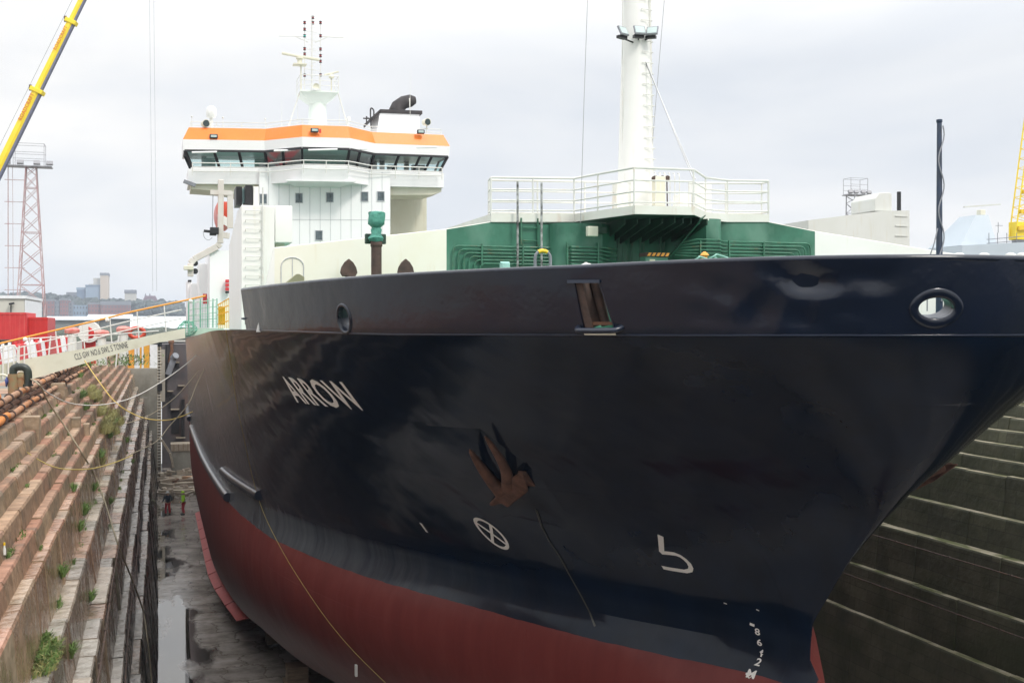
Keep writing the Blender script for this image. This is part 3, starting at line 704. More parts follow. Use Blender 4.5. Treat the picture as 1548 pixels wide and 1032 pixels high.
for sd in (-1,1):
    q=[Vector((XC+sd*(XC-p.x),p.y,p.z)) for p in roP]; n_=nrm(q[0].y,q[0].z,sd); inn=-n_
    box_=MB()
    box_.beam(q[0].lerp(q[1],.10)+inn*.25,q[3].lerp(q[2],.14)+inn*.25,.14,.42,up=n_); box_.build('fairlead_cheek','rust_brown',blw,bevel=.01)
    box_=MB(); box_.beam(q[0].lerp(q[1],.98)+inn*.16,q[3].lerp(q[2],.99)+inn*.16,.05,.30,up=n_); box_.build('fairlead_cheek','navy',blw,bevel=.01)
    for fr in (.42,.76):
        r_=MB(); a=q[0].lerp(q[1],fr)+inn*.3; b=q[3].lerp(q[2],fr)+inn*.3; r_.tube([a,b],.075 if fr<.5 else .06,14); r_.build('fairlead_roller','rust_brown',blw,smooth=50)
    r_=MB(); r_.beam(q[3]+inn*.3+Vector((0,0,.03)),q[2]+inn*.3+Vector((0,0,.03)),.5,.05); r_.build('fairlead_sill','rust',blw)
    r_=MB(); a=q[3]+n_*.02; b=q[2]+n_*.02; dd=(b-a).normalized()
    r_.tube(smoothpath([a-dd*.10-n_*.08+Vector((0,0,.03)),a-dd*.04+n_*.09,a+dd*.12+n_*.13,b-dd*.1+n_*.13,b+dd*.05+n_*.08,b+dd*.12-n_*.08+Vector((0,0,.03))],5),.045,10); r_.build('fairlead_guard_bar','navy',blw,smooth=50)
    r_=MB(); a=q[0]-dd*.10+n_*.025+Vector((0,0,.02)); b=q[1]+dd*.02+n_*.025+Vector((0,0,.02)); r_.beam(a,b,.03,.05); r_.build('fairlead_lintel','navy',blw)
# bare plate below the guard bar
e=skin_ribbon([(884,501.5),(932,501.5)],.10,'worn_plate','cream',parent=blw)
# knee at the aft end of the bulwark: a vertical post with a flange
a=Vector((XC-hb(YB,ztop(YB))+.02,YB+.10,ztop(YB)))
for sd in (-1,1):
    X=XC+sd*(hb(YB,ztop(YB))-.02)
    m=MB(); m.tube([(X,YB+.05,ztop(YB)+.12),(X+sd*.05,YB+.05,zbul(YB)+.02)],.045,10); m.lathe((X,YB+.05,ztop(YB)+.24),[(.05,-.02),(.13,0),(.13,.03),(.05,.05)],16); m.build('bulwark_end_post','navy',ship,smooth=40)

# deck
m=MB(); st=[]
ysd=[13.25+.15,14,15,16,18,20,23,26,30,36,45,62,80,99.9]
vs=[]
for Y in ysd: vs+=[(XC-(hb(Y,ztop(Y))-.1),Y,ztop(Y)+.006),(XC+(hb(Y,ztop(Y))-.1),Y,ztop(Y)+.006)]
m.add(vs,[(2*i,2*i+1,2*i+3,2*i+2) for i in range(len(ysd)-1)]); m.build('deck','green',ship)

# jackstaff at the bow
jb=PT(1420,400,17.1); m=MB(); zt=(HV-186)/F*17.1
m.tube([(jb.x,jb.y,-.15),(jb.x,jb.y,zt)],[.055,.036],12); m.lathe((jb.x,jb.y,zt),[(.035,0),(.045,.01),(.045,.05),(.0,.06)],12); js=m.build('jackstaff','steelgrey',ship,smooth=50)
js.data.materials[0]=mat('staff_paint',(.035,.06,.11),(.05,.06,.08),rough=.5,sc=4)
m=MB(); pts=[]
for i in range(40):
    f=i/39; z=.35+(zt-.4)*f; r=.07 if .25<f<.9 else .06; wv=math.sin(i*.55)*.05
    pts.append((jb.x+wv-.01,jb.y-.06,z))
m.tube(pts,.011,6); m.build('staff_cable','wire',js,smooth=60)
m=MB(); m.tube(smoothpath([(jb.x-.07,jb.y-.05,1.45),(jb.x-.14,jb.y-.05,1.2),(jb.x-.20,jb.y,.9),(jb.x-.22,jb.y,.2)],5),.01,6); m.build('staff_cable','wire',js,smooth=60)

# ---- breakwater: transverse wall right across the forecastle, green in the middle, white wings
YW=25.5; ZB=-.17
def W(u,v,dy=0): return Vector(PY(u,v,YW+dy))
bwk=None
top=[(415,375),(675,347),(742,336),(1162,336),(1232,350),(1460,387)]
TP=[W(u,v) for u,v in top]
def wallseg(a,b,name,m_,parent,dy=0,th=.12,bot=ZB):
    mb=MB(); mb.prism([(a.x,YW+dy,bot),(b.x,YW+dy,bot),(b.x,YW+dy,b.z),(a.x,YW+dy,a.z)],(0,th,0)); return mb.build(name,m_,parent)
bwk=wallseg(TP[0],TP[1],'breakwater','white_cream',ship)
# slanted foot at the outer left end
mb=MB(); a=TP[0]; b=W(388,436); mb.prism([(b.x,YW,ZB),(a.x-.0,YW,ZB),(a.x,YW,a.z),(a.x-.02,YW,a.z)],(0,.12,0)); mb.build('wall_end_plate','white',bwk)
wallseg(TP[4],TP[5],'wing_wall','white',bwk)
# green centre: flat outer panels, then the curved bay around the mast
def gpanel(pts,name,m_='green',th=.12):
    """vertical sheet through plan points (x,y,ztop)"""
    mb=MB(); n=len(pts); vs=[(x,y,ZB) for x,y,z in pts]+[(x,y,z) for x,y,z in pts]+[(x,y+th,ZB) for x,y,z in pts]+[(x,y+th,z) for x,y,z in pts]
    fs=[]
    for i in range(n-1): fs+= [(i,i+1,n+i+1,n+i),(2*n+i,3*n+i,3*n+i+1,2*n+i+1),(n+i,n+i+1,3*n+i+1,3*n+i)]
    fs+=[(0,n,3*n,2*n),(n-1,3*n-1,4*n-1,2*n-1)]
    mb.add(vs,fs); return mb.build(name,m_,bwk,smooth=30,merge=True)
xl=W(830,336).x; xr=W(1086,336).x
gl=[(TP[1].x,YW,TP[1].z),(TP[2].x,YW,TP[2].z),(xl,YW,TP[2].z-.02)]
gpanel(gl,'green_panel')
bay=[]
x0=xl; x1=xr
for i in range(0,9):
    a=R(90)*i/8; bay.append((x0+.35-.35*math.cos(a)+.0,YW-.45*math.sin(a),TP[2].z))
mid=[(W(900,336).x,YW-.45,TP[2].z),(W(925,336).x,YW-.1,TP[2].z),(W(945,336).x,YW+.5,TP[2].z),(W(1010,336).x,YW+.5,TP[3].z),(W(1040,336).x,YW-.1,TP[3].z),(W(1055,336).x,YW-.45,TP[3].z)]
bay2=[(x1-.35+.35*math.sin(R(90)*i/8),YW-.45*math.cos(R(90)*i/8),TP[3].z) for i in range(9)]
gpanel(bay+mid+bay2,'mast_bay')
gpanel([(x1,YW,TP[3].z),(TP[3].x,YW,TP[3].z),(TP[4].x,YW,TP[4].z)],'green_panel')
# upper platform with a white edge that swells forward around the mast
zP=lambda x: TP[2].z+(TP[3].z-TP[2].z)*(x-TP[2].x)/(TP[3].x-TP[2].x)
edge=[(W(742,336).x,YW-.03),(W(868,333).x,YW-.05),(PY(905,330,YW-.9).x,YW-.9),(PY(960,323,YW-2.1).x,YW-2.1),(PY(1050,323,YW-1.9).x,YW-1.9),(PY(1068,333,YW-.5).x,YW-.5),(W(1100,334).x,YW-.04),(W(1162,336).x,YW-.03)]
mb=MB(); n=len(edge)
vs=[(x,y,zP(x)+.005) for x,y in edge]+[(x,y,zP(x)+.20) for x,y in edge]+[(x,YW+4.5,zP(x)+.005) for x,y in edge]+[(x,YW+4.5,zP(x)+.20) for x,y in edge]
fs=[]
for i in range(n-1): fs+=[(i,i+1,n+i+1,n+i),(n+i,n+i+1,3*n+i+1,3*n+i),(i,2*n+i,2*n+i+1,i+1)]
fs+=[(0,n,3*n,2*n),(n-1,3*n-1,4*n-1,2*n-1)]
mb.add(vs,fs[0::1]); plat=mb.build('mast_platform','white_rust',ship,merge=True)
# dark green underside with brackets
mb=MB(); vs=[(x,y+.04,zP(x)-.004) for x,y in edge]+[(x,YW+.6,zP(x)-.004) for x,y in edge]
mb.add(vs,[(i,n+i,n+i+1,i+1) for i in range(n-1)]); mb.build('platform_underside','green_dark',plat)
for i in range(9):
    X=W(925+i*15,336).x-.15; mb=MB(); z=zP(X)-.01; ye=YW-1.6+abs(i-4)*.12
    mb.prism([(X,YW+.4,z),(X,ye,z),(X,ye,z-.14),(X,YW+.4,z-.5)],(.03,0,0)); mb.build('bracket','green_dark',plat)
mb=MB(); X=W(925,336).x
pass
mb=MB(); X=W(1040,336).x
mb.prism([(X,YW-.4,zP(X)-.01),(X-.5,YW-1.9,zP(X)-.01),(X-.6,YW+.3,zP(X)-1.1)],(.03,.01,0)); mb.build('bracket','green',plat)
# railing following the platform edge
def rail(path,zf,hs,post_,name,m_,parent,r=.02,rp=.022,top_r=.028):
    mb=MB()
    for k,h in enumerate(hs): mb.tube([(x,y,zf(x)+h) for x,y in path],top_r if k==len(hs)-1 else r,7)
    o=mb.build(name,m_,parent,smooth=50)
    def post(x,y):
        mb=MB(); mb.tube([(x,y,zf(x)),(x,y,zf(x)+hs[-1])],rp,6); mb.build('rail_post',m_,o,smooth=50)
    for (ax,ay),(bx,by) in zip(path,path[1:]):
        L_=math.hypot(bx-ax,by-ay); k=max(1,round(L_/post_))
        for i in range(k): 
            x=ax+(bx-ax)*i/k; y=ay+(by-ay)*i/k; post(x,y)
    x,y=path[-1]; post(x,y); return o
ep=[(x,y+.05) for x,y in edge]
rail(ep,lambda x:zP(x)+.2,(.08,.32,.58,.86),1.35,'platform_railing','railwhite',plat)
rail([(edge[0][0],YW+.0),(edge[0][0]+.05,YW+.35),(edge[0][0]+3.8,YW+.5)],lambda x:zP(x)+.2,(.06,.32,.58,.84),1.2,'platform_railing','railwhite',plat)
rail([(edge[-1][0],YW+.0),(edge[-1][0],YW+.35),(edge[-1][0]-2,YW+.5)],lambda x:zP(x)+.2,(.06,.32,.58,.84),1.2,'platform_railing','railwhite',plat)
# ladder up the green wall, long black-and-white stiles
lad=None
mb=MB(); xs=[W(779,400).x,W(815,400).x]; zt_=W(779,276).z
for x in xs: mb.tube([(x,YW-.18,ZB),(x,YW-.18,zt_)],.028,8)
lad=mb.build('ladder','black',bwk,smooth=50)
lad.data.materials[0]=mat('stile',(.55,.56,.55),(.03,.03,.03),rough=.5,sc=6)
for i in range(8):
    z=ZB+.3+i*.31; mb=MB(); mb.tube([(xs[0]+.18,YW-.05,z),(xs[1]-.02,YW-.05,z)],.016,6); mb.build('rung','green_pipe',lad)
mb=MB(); 
for u in (787,812): 
    x=W(u,400).x; mb.box(x-.018,x+.018,YW-.06,YW-.004,ZB,TP[2].z+.12)
mb.build('ladder_frame','green_pipe',lad)
# cable pipes running across the wall in nested bends
def nest(side):
    for k in range(6):
        r=.022; zt=W(700,372+k*5.2).z if side<0 else W(1200,368+k*5.0).z
        if side<0:
            xo=W(684+k*8,400).x; xi=W(835,400).x; pts=[(xo,YW-.07,ZB),(xo,YW-.07,zt-.12),(xo+.04,YW-.07,zt-.03),(xo+.12,YW-.07,zt),(xi,YW-.07,zt),(xi+.3,YW-.52,zt),(W(900,400).x-.05*k,YW-.52,zt),(W(925,400).x,YW-.3,zt-.02-.02*k)]
        else:
            xo=W(1223-k*8,400).x; xi=W(1088,400).x; pts=[(xo,YW-.07,ZB),(xo,YW-.07,zt-.12),(xo-.04,YW-.07,zt-.03),(xo-.12,YW-.07,zt),(xi+.06,YW-.07,zt),(xi-.3,YW-.52,zt),(W(1040,400).x+.03*k,YW-.52,zt),(W(1015,400).x,YW-.2,zt+.03*k-.1)]
        mb=MB(); mb.tube(pts,r,7); mb.build('wall_pipe','green_pipe',bwk,smooth=50)
nest(-1); nest(1)
for u in (727,789,846,892): 
    mb=MB()
    x=W(u,400).x; y=YW-.07 if u<840 else YW-.52
    mb.box(x-.018,x+.018,y-.035,y+.035,W(u,402).z,W(u,369).z); mb.build('pipe_clamp','green_pipe',bwk)
for u in (1044,1087,1152):
    x=W(u,400).x; y=YW-.07 if u>1100 else YW-.52; mb=MB(); mb.box(x-.018,x+.018,y-.035,y+.035,W(u,396).z,W(u,366).z); mb.build('pipe_clamp','green_pipe',bwk)
for u in (929,936,943,950,957,965,974,982,1004,1012):
    x=W(u,360).x; zt=zP(x)-.05; off=random.uniform(-.15,.15); yy=YW+.42-random.random()*.2
    mb=MB(); mb.tube(smoothpath([(x,yy-.3,zt),(x+.02,yy,zt-.3),(x-.03,yy,.8),(x+off,yy-.1,.3),(x+off*2.2,yy-.1,-.1)],4),.022,6); mb.build('bay_pipe','green_pipe',bwk,smooth=50)
# lamp box on a bracket, mint box, hoop, control cabinet
p=W(895,350,-.75); mb=MB(); mb.cbox(p,(.26,.16,.24)); o=mb.build('junction_box','cream',bwk,bevel=.02)
mb=MB(); mb.beam(p+Vector((.1,.1,.02)),p+Vector((.45,.55,.02)),.06,.1); mb.box(p.x+.2,p.x+.42,p.y+.1,p.y+.3,p.z-.02,p.z+.12); mb.build('box_bracket','green_dark',o)
def ondeck(u,v,Y): return Vector(PY(u,v,Y))
p=ondeck(761,400,22.5); mb=MB(); mb.box(p.x-.085,p.x+.085,22.3,22.5,ZB+.02,p.z+.03); mb.tube([(p.x-.1,22.4,p.z+.03),(p.x+.1,22.4,p.z+.03)],.03,8); mb.build('winch_control_box','mint',ship,bevel=.01)
a=ondeck(809,403,22.0); b=ondeck(832,403,22.0); zt=ondeck(820,379,22).z
w_=b.x-a.x; arc=[(a.x,22,ZB),(a.x,22,zt-w_*.45)]+[(a.x+w_/2-w_/2*math.cos(t),22,zt-w_*.45+w_*.45*math.sin(t)) for t in [math.pi*i/10 for i in range(1,10)]]+[(b.x,22,zt-w_*.45),(b.x,22,ZB)]
mb=MB(); mb.tube(arc,.033,10); hoop=mb.build('guard_hoop','steelgrey',ship,smooth=50)
mb=MB(); mb.tube(arc[4:9],.042,10); mb.build('hoop_grip','yellow',hoop,smooth=50)
p0=ondeck(976,402,24.4); p1=ondeck(1010,388,24.4)
mb=MB(); mb.box(p0.x,p1.x,24.4,24.75,ZB+.02,p1.z); cab=mb.build('control_cabinet','green',ship,bevel=.015)
zz=ondeck(980,386,24.4).z
mb=MB(); mb.box(p0.x,p1.x,24.36,24.78,p1.z,p1.z+.09); mb.build('cabinet_cap','rust_brown',cab)
for k in range(5):
    x=p0.x+(p1.x-p0.x)*(k+.15)/5; mb=MB(); mb.prism([(x,24.352,p1.z+.005),(x+.07,24.352,p1.z+.005),(x+.12,24.352,p1.z+.085),(x+.05,24.352,p1.z+.085)],(0,.006,0)); mb.build('hazard_stripe','handrail_orange',cab)
mb=MB(); x=p0.x+.10; z=p1.z-.2; mb.box(x,x+.14,24.388,24.398,z-.02,z+.13); s1=mb.build('warning_sticker','sign_cream',cab)
mb=MB(); mb.box(x,x+.14,24.388,24.398,z-.14,z-.025); mb.build('warning_sticker','sign_blue',cab)
mb=MB(); mb.box(x+.17,x+.45,24.388,24.398,z-.14,z-.03); mb.build('warning_sticker','sign_red',cab)
p=ondeck(1065,396,21.5); mb=MB(); mb.lathe((p.x,21.5,ZB+.02),[(.09,0),(.09,p.z-ZB+.02),(.06,p.z-ZB+.05),(.06,p.z-ZB+.1),(.10,p.z-ZB+.12),(.06,p.z-ZB+.17),(.02,p.z-ZB+.2)],14); mb.build('hydrant','handrail_orange',ship,smooth=40)
for (u0,u1,vt) in ((1040,1078,387),(1058,1113,384),(1073,1092,389)):
    a=ondeck(u0,398,21.2); b=ondeck(u1,398,21.2); zt=ondeck(u0,vt,21.2).z; mb=MB(); 
    mb.tube([(a.x+(b.x-a.x)*i/14,21.2+.1*math.sin(i),a.z-.12+(zt-a.z+.12)*math.sin(math.pi*i/14)) for i in range(15)],.02,8); mb.build('deck_hose','hosegreen',ship,smooth=60)
p=ondeck(887,401,20.5); mb=MB(); mb.ball(p-Vector((0,0,.06)),.14,(1.2,1,.75)); mb.cyl(p+Vector((-.02,0,0)),p+Vector((-.02,0,.06)),.03); mb.cyl((p.x,p.y,ZB+.02),p-Vector((0,0,.1)),.06); mb.build('cowl_vent','railwhite',ship,smooth=50)

# covered pipe head with torn green canvas, in front of the white wall
px=ondeck(569,400,24.3); zt=ondeck(569,362,24.3).z
mb=MB(); mb.tube([(px.x,24.3,ZB),(px.x,24.3,zt)],.115,18); mb.lathe((px.x,24.3,zt-.16),[(.118,0),(.13,.01),(.13,.1),(.118,.11)],18); wp=mb.build('vent_pipe','rust_brown',ship,smooth=50)
mb=MB(); mb.cbox((px.x+.0,24.42,zt+.02),(.46,.12,.22)); mb.build('pipe_bracket','green_dark',wp,bevel=.02)
mb=MB(); N2=16
prof=[(.13,-.05,0),(.17,.03,0),(.10,.12,.01),(.12,.22,0),(.09,.28,0),(.16,.36,.0),(.185,.46,0),(.17,.56,0),(.175,.63,0),(.12,.65,0)]
vs=[];fs=[]
for j,(r,h,_) in enumerate(prof):
    for k in range(N2):
        a=2*math.pi*k/N2; rr=r*(1+.22*mnoise.noise(Vector((math.cos(a)*1.7,math.sin(a)*1.7,h*7)))); vs.append((px.x+rr*math.cos(a)*1.05,24.3+rr*math.sin(a),zt+h*.93+.03*mnoise.noise(Vector((a,j,3)))))
for j in range(len(prof)-1):
    for k in range(N2): fs.append((j*N2+k,j*N2+(k+1)%N2,(j+1)*N2+(k+1)%N2,(j+1)*N2+k))
fs.append(tuple(range((len(prof)-1)*N2,len(prof)*N2)))
mb.add(vs,fs); mb.build('canvas_cover','canvas',wp,smooth=60)
# spare anchor flukes standing behind the bulwark
for u in (527,613):
    mb=MB(); b=ondeck(u,418,24.0); t=ondeck(u,391,24.0); hw=.185; h=t.z-b.z
    prof=[(-.75,0),(-1,.22),(-.86,.52),(-.5,.8),(0,1),(.5,.8),(.86,.52),(1,.22),(.75,0)]
    front=[(b.x+x*hw,23.95,b.z+y*h) for x,y in prof]; mb.prism(front,(0,.07,0)); mb.tube([(b.x,24,ZB),(b.x,24,b.z+.05)],.07,10)
    mb.build('spare_fluke','rust_brown',ship,bevel=.015)
p=ondeck(445,424,24.2); mb=MB(); zt=ondeck(450,414,24.2).z; x0=ondeck(430,424,24.2).x; x1=ondeck(460,424,24.2).x
mb.prism([(x0,24.2,ZB),(x1,24.2,ZB),(x1,24.2,zt-.06),(x1-.1,24.2,zt),(x1-.16,24.2,zt),(x0,24.2,zt-.22)],(0,.25,0)); mb.build('deck_hatch',mat('khaki',(.28,.28,.17),rough=.7),ship,bevel=.01)
# arched door outline on the white wall
a0=W(425,430); a1=W(459,430); zt=W(440,389).z; w_=(a1.x-a0.x)
arc=[(a0.x,YW-.012,ZB),(a0.x,YW-.012,zt-w_*.4)]+[(a0.x+w_/2-w_/2*math.cos(t),YW-.012,zt-w_*.4+w_*.4*math.sin(t)) for t in [math.pi*i/10 for i in range(1,10)]]+[(a1.x,YW-.012,zt-w_*.4),(a1.x,YW-.012,ZB)]
mb=MB(); mb.tube(arc,.01,5); mb.tube([(a0.x+w_/2,YW-.012,ZB),(a0.x+w_/2,YW-.012,zt-.02)],.008,5); mb.build('door_frame','seam',bwk)
mb=MB(); 
for a,b in zip(TP,TP[1:]): mb.tube([a+Vector((0,.03,.0)),b+Vector((0,.03,.0))],.018,6)
mb.build('wall_top_bead','white_rust',bwk)

# ---- foremast
YM=26.6
mb_=PY(961,322,YM); mt=PY(957,0,YM); Xm=mb_.x
zt=mt.z+4
def Mz(v): return PY(960,v,YM).z
mb=MB(); r0=29*28.2/F; r1=19.5*28.2/F
mb.tube([(Xm,YM,ZB),(Xm,YM,Mz(322)),(Xm-.0,YM,Mz(0)),(Xm,YM,zt)],[.52,r0,r1,.24],36); mast=mb.build('foremast','white',ship,smooth=40)
for i in range(34):
    z=Mz(322)+.25+i*.272; rr=r0+(r1-r0)*(z-Mz(322))/(Mz(0)-Mz(322)); mb=MB(); c=Vector((Xm+rr*.45,YM-rr*.86,z))
    mb.tube([c+Vector((-.15,.06,0)),c+Vector((-.15,-.09,0)),c+Vector((.16,-.05,0)),c+Vector((.16,.12,0))],.010,5); mb.build('rung','railwhite',mast)
mb=MB(); mb.tube([(Xm-r0*.85,YM-.1,Mz(300)),(Xm-r1*1.3,YM-.1,zt)],.012,5)
for i in range(9): 
    z=Mz(240)+i*.8; mb.tube([(Xm-r0*.9,YM-.1,z),(Xm-r0*.65,YM,z+.05)],.01,4)
mb.build('mast_conduit','railwhite',mast)
mb=MB(); mb.beam((Xm+r0*.95,YM-.05,Mz(322)),(Xm+r1*.95,YM-.05,zt),.05,.05); mb.build('mast_rail','railwhite',mast)
for u,v,rx,rz,nm in ((942,47,62,25,0),(967,46,62,-3,0),(986,47,60,-38,0)):
    p=Vector(PY(u,v,YM-.55)); mb=MB(); mb.cbox(p,(.30,.26,.05),rz=R(rz),rx=R(rx)); fl=mb.build('floodlight','steelgrey',mast,bevel=.01)
    Mx=Euler((R(rx),0,R(rz))).to_matrix(); mb=MB(); q=p+Mx@Vector((0,.0,.03)); mb.cbox(q,(.25,.20,.006),rz=R(rz),rx=R(rx)); mb.build('lamp_glass','lampglass',fl)
    mb=MB(); mb.cbox(p+Vector((0,.08,-.14)),(.26,.14,.07),rz=R(rz)); mb.tube([p+Vector((0,.1,-.15)),(Xm,YM-.2,p.z-.22)],.02,6); mb.build('lamp_bracket','black',fl)
# things at the mast foot: locker, winch, white tank, hooks
p=PY(940,295,YM-.7); mb=MB(); mb.box(p.x-.18,p.x+.12,YM-.8,YM-.5,p.z-.35,p.z+.3); mb.build('mast_locker','white_rust',mast,bevel=.02)
p=PY(998,270,YM-.9); mb=MB(); mb.box(p.x-.18,p.x+.08,p.y-.12,p.y+.12,p.z-.7,p.z+.05); mb.build('cable_stand','cream',mast,bevel=.02)
for du in (-8,2,10):
    mb=MB(); q=PY(998+du,270,YM-.95); mb.cyl(q+Vector((0,-.06,0)),q+Vector((0,.06,0)),.07,n=14); mb.build('sheave','rust_brown',mast,smooth=40)
    mb=MB(); mb.tube([q,q+Vector((.02,0,-.85))],.016,6); mb.build('sheave_cable','rust_brown',mast)
mb=MB()
q=PY(1005,260,YM-1.0)
for i in range(6): mb.tube(smoothpath([q+Vector((-.25+i*.13,0,-.85)),q+Vector((-.25+i*.13,0,-.1)),q+Vector((-.2+i*.13,.2,0))],3),.014,5)
mb.build('pipe_rack','railwhite',mast)
p=PY(1058,300,YM+.2); mb=MB(); mb.tube([(p.x,YM+.2,zP(p.x)+.2),(p.x,YM+.2,p.z+.38)],.30,24); mb.build('deck_tank','white',plat,smooth=40)
p=PY(1030,300,YM+.2); mb=MB(); mb.box(p.x-.15,p.x+.2,YM,YM+.4,zP(p.x)+.2,p.z+.1); mb.build('deck_locker','white',plat,bevel=.02)
mb=MB(); p0=Vector(PY(974,87,YM-.3)); p1=Vector(PY(1048,271,YM-1.6))
for o in (0,.06): mb.tube([p0+Vector((0,0,-o)),p1+Vector((o,0,0))],.014,5)
mb.build('mast_stay','galv',mast)
mb=MB(); mb.tube([PY(1006,-20,YM-.2),PY(985,232,YM-.2)],.009,5); mb.build('halyard','galv',mast)
mb=MB(); mb.tube([PY(889,-20,YM-1.5),PY(883,150,YM-1.5),PY(876,395,YM-1.5)],.009,5); mb.build('halyard','galv',mast)
# ---- white stair tower by the rail on the left
def bx(name,m_,par,u0,u1,v0,v1,Y,dep,zb=None,bevel=0,vm=None):
    a=PY(u0,v0,Y); b=PY(u1,v1,Y); z0=b.z if zb is None else zb
    mb=MB(); mb.box(a.x,b.x,Y,Y+dep,z0,(a.z+PY(u1,v0,Y).z)/2); return mb.build(name,m_,par,bevel=bevel)
YT=31.6
a=PY(365,310,YT); b=PY(415,310,YT); X0=a.x; X1=b.x; zt=a.z; zb=-.16
mb=MB(); mb.prism([(X0,YT,zb),(X0,YT+5.6,zb),(X0,YT+5.6,zt-.75),(X0,YT+1.6,zt)  ,(X0,YT,zt)],(X1-X0,0,0)); tow=mb.build('stair_tower','white',ship,bevel=.015)
for i in range(11):
    z=PY(390,319+i*13.9,YT).z
    if z<.2: break
    mb=MB(); x0=PY(371,0,YT).x; x1=PY(393,0,YT).x; mb.tube([(x0,YT-.004,z-.05),(x0,YT-.09,z),(x1,YT-.09,z),(x1,YT-.004,z-.05)],.012,5); mb.build('rung','railwhite',tow)
mb=MB(); x=PY(397,0,YT).x; mb.tube([(x,YT-.06,.1),(x,YT-.06,PY(397,284,YT).z)],.022,6); mb.build('tower_pole','railwhite',tow)
bx('vent_housing','black',tow,357,366,282,310,YT+.8,.9); bx('vent_housing','black',tow,371,382,280,310,YT+.5,1.0); bx('vent_glass','glass_tint',tow,365,372,285,307,YT+.9,.3); bx('tower_cap','white',tow,383,391,282,311,YT+.6,.8)
bx('side_locker','white',tow,416,442,311,367,YT+1.2,1.6,bevel=.02)
bx('side_duct','cream',tow,416,430,367,385,YT+1.6,1.0)

# ---- accommodation block and wheelhouse
YA=86.0
def A(u,v,dy=0): return Vector(PY(u,v,YA+dy))
zdk=ztop(YA)-.0
def zA(v,u=478): return A(u,v).z
zbb=zA(256); 
x0=A(392,300).x; x1=A(590,300).x
mb=MB(); mb.box(x0,x1,YA,YA+12,zdk,zbb); acc=mb.build('accommodation_block','white_house',ship)
# stepped-out panel below the wheelhouse centre
mb=MB()
for i in range(12):
    u=406+i*15.6; X=A(u,0).x
    if u<588: mb.box(X-.015,X+.015,YA-.02,YA,zA(520),zA(258))
mb.box(x0,x1,YA-.02,YA-.001,zA(332)-.015,zA(332)+.015); mb.build('panel_seams','seam',acc)
def window(u0,u1,v0,v1,Y,par,m_='glass_tint',fr=.05):
    a=PY(u0,v0,Y); b=PY(u1,v1,Y); mb=MB(); d_=.05
    for (p,q,r,s) in ((a.x-fr,b.x+fr,a.z,a.z+fr),(a.x-fr,b.x+fr,b.z-fr,b.z),(a.x-fr,a.x,b.z,a.z),(b.x,b.x+fr,b.z,a.z)): mb.box(p,q,Y-d_,Y-.002,r,s)
    w=mb.build('window','seam',par); mb=MB(); mb.box(a.x,b.x,Y-.02,Y-.003,b.z,a.z); mb.build('pane',m_,w); return w
for u in (398,452,498.5,551,575.5): window(u-5,u+5,292,306,YA,acc,'glass_port')
window(477,487,349,363,YA,acc,'glass_port')
# set-back part to the right
mb=MB(); p=PY(645,300,YA+6); mb.box(x1+.003,p.x,YA+6,YA+12,zdk,zbb); mb.build('side_house','cream',acc)
# wheelhouse plan: front outline (x at reference, y)
cX=A(478,0).x
def wf(u,dy): return (A(u,0).x,YA+dy)
plan=[wf(291,1.0),wf(405,.6),wf(453,-1.6),wf(519,-1.6),wf(561,.6),wf(669,1.0)]
back=[(plan[-1][0],YA+5),(plan[0][0],YA+5)]
def band(z0,z1,o0,o1,name,m_,par,cap=True,pl=plan):
    """closed shell; o0/o1 push the front outline outwards at bottom/top"""
    full=pl+back; n=len(full); cx=sum(p[0] for p in full)/n; cyy=YA+3
    def off(p,o): 
        sx=1 if p[0]>cX else -1; fr=min(1,abs(p[0]-cX)/9)
        return (p[0]+sx*o*fr, p[1]-o if p[1]<YA+4 else p[1])
    mb=MB(); vs=[(*off(p,o0),z0) for p in full]+[(*off(p,o1),z1) for p in full]
    fs=[(i,(i+1)%n,n+(i+1)%n,n+i) for i in range(n)]
    if cap: fs+=[tuple(range(n))[::-1],tuple(range(n,2*n))]
    mb.add(vs,fs); return mb.build(name,m_,par)
zw0=zA(254); zw1=zA(231); zc=zA(229)
wh=band(zA(279),zA(257),.28,.30,'wheelhouse','white_house',ship)
band(zA(257)+.002,zw0,.05,.08,'sill_band','white_house',wh)
# interior: floor, back wall and a ceiling so that the windows read as a room
full=plan+back
band(zw0+.001,zw0+.05,-.5,-.5,'wheelhouse_floor','steelgrey',wh)
mb=MB(); mb.box(A(392,0).x,A(585,0).x,YA+4.2,YA+4.4,zw0,zw1); 
mb.build('wheelhouse_back_wall','steelgrey',wh)
# soffit box over windows (white), then orange roof band leaning in
band(zw1,zA(215),.62,.68,'roof_fascia','white_house',wh)
band(zA(215)+.002,zA(196),.68,.25,'roof_band','orange',wh)
band(zA(196)+.002,zA(196)+.03,.22,.22,'roof_top','white_house',wh)
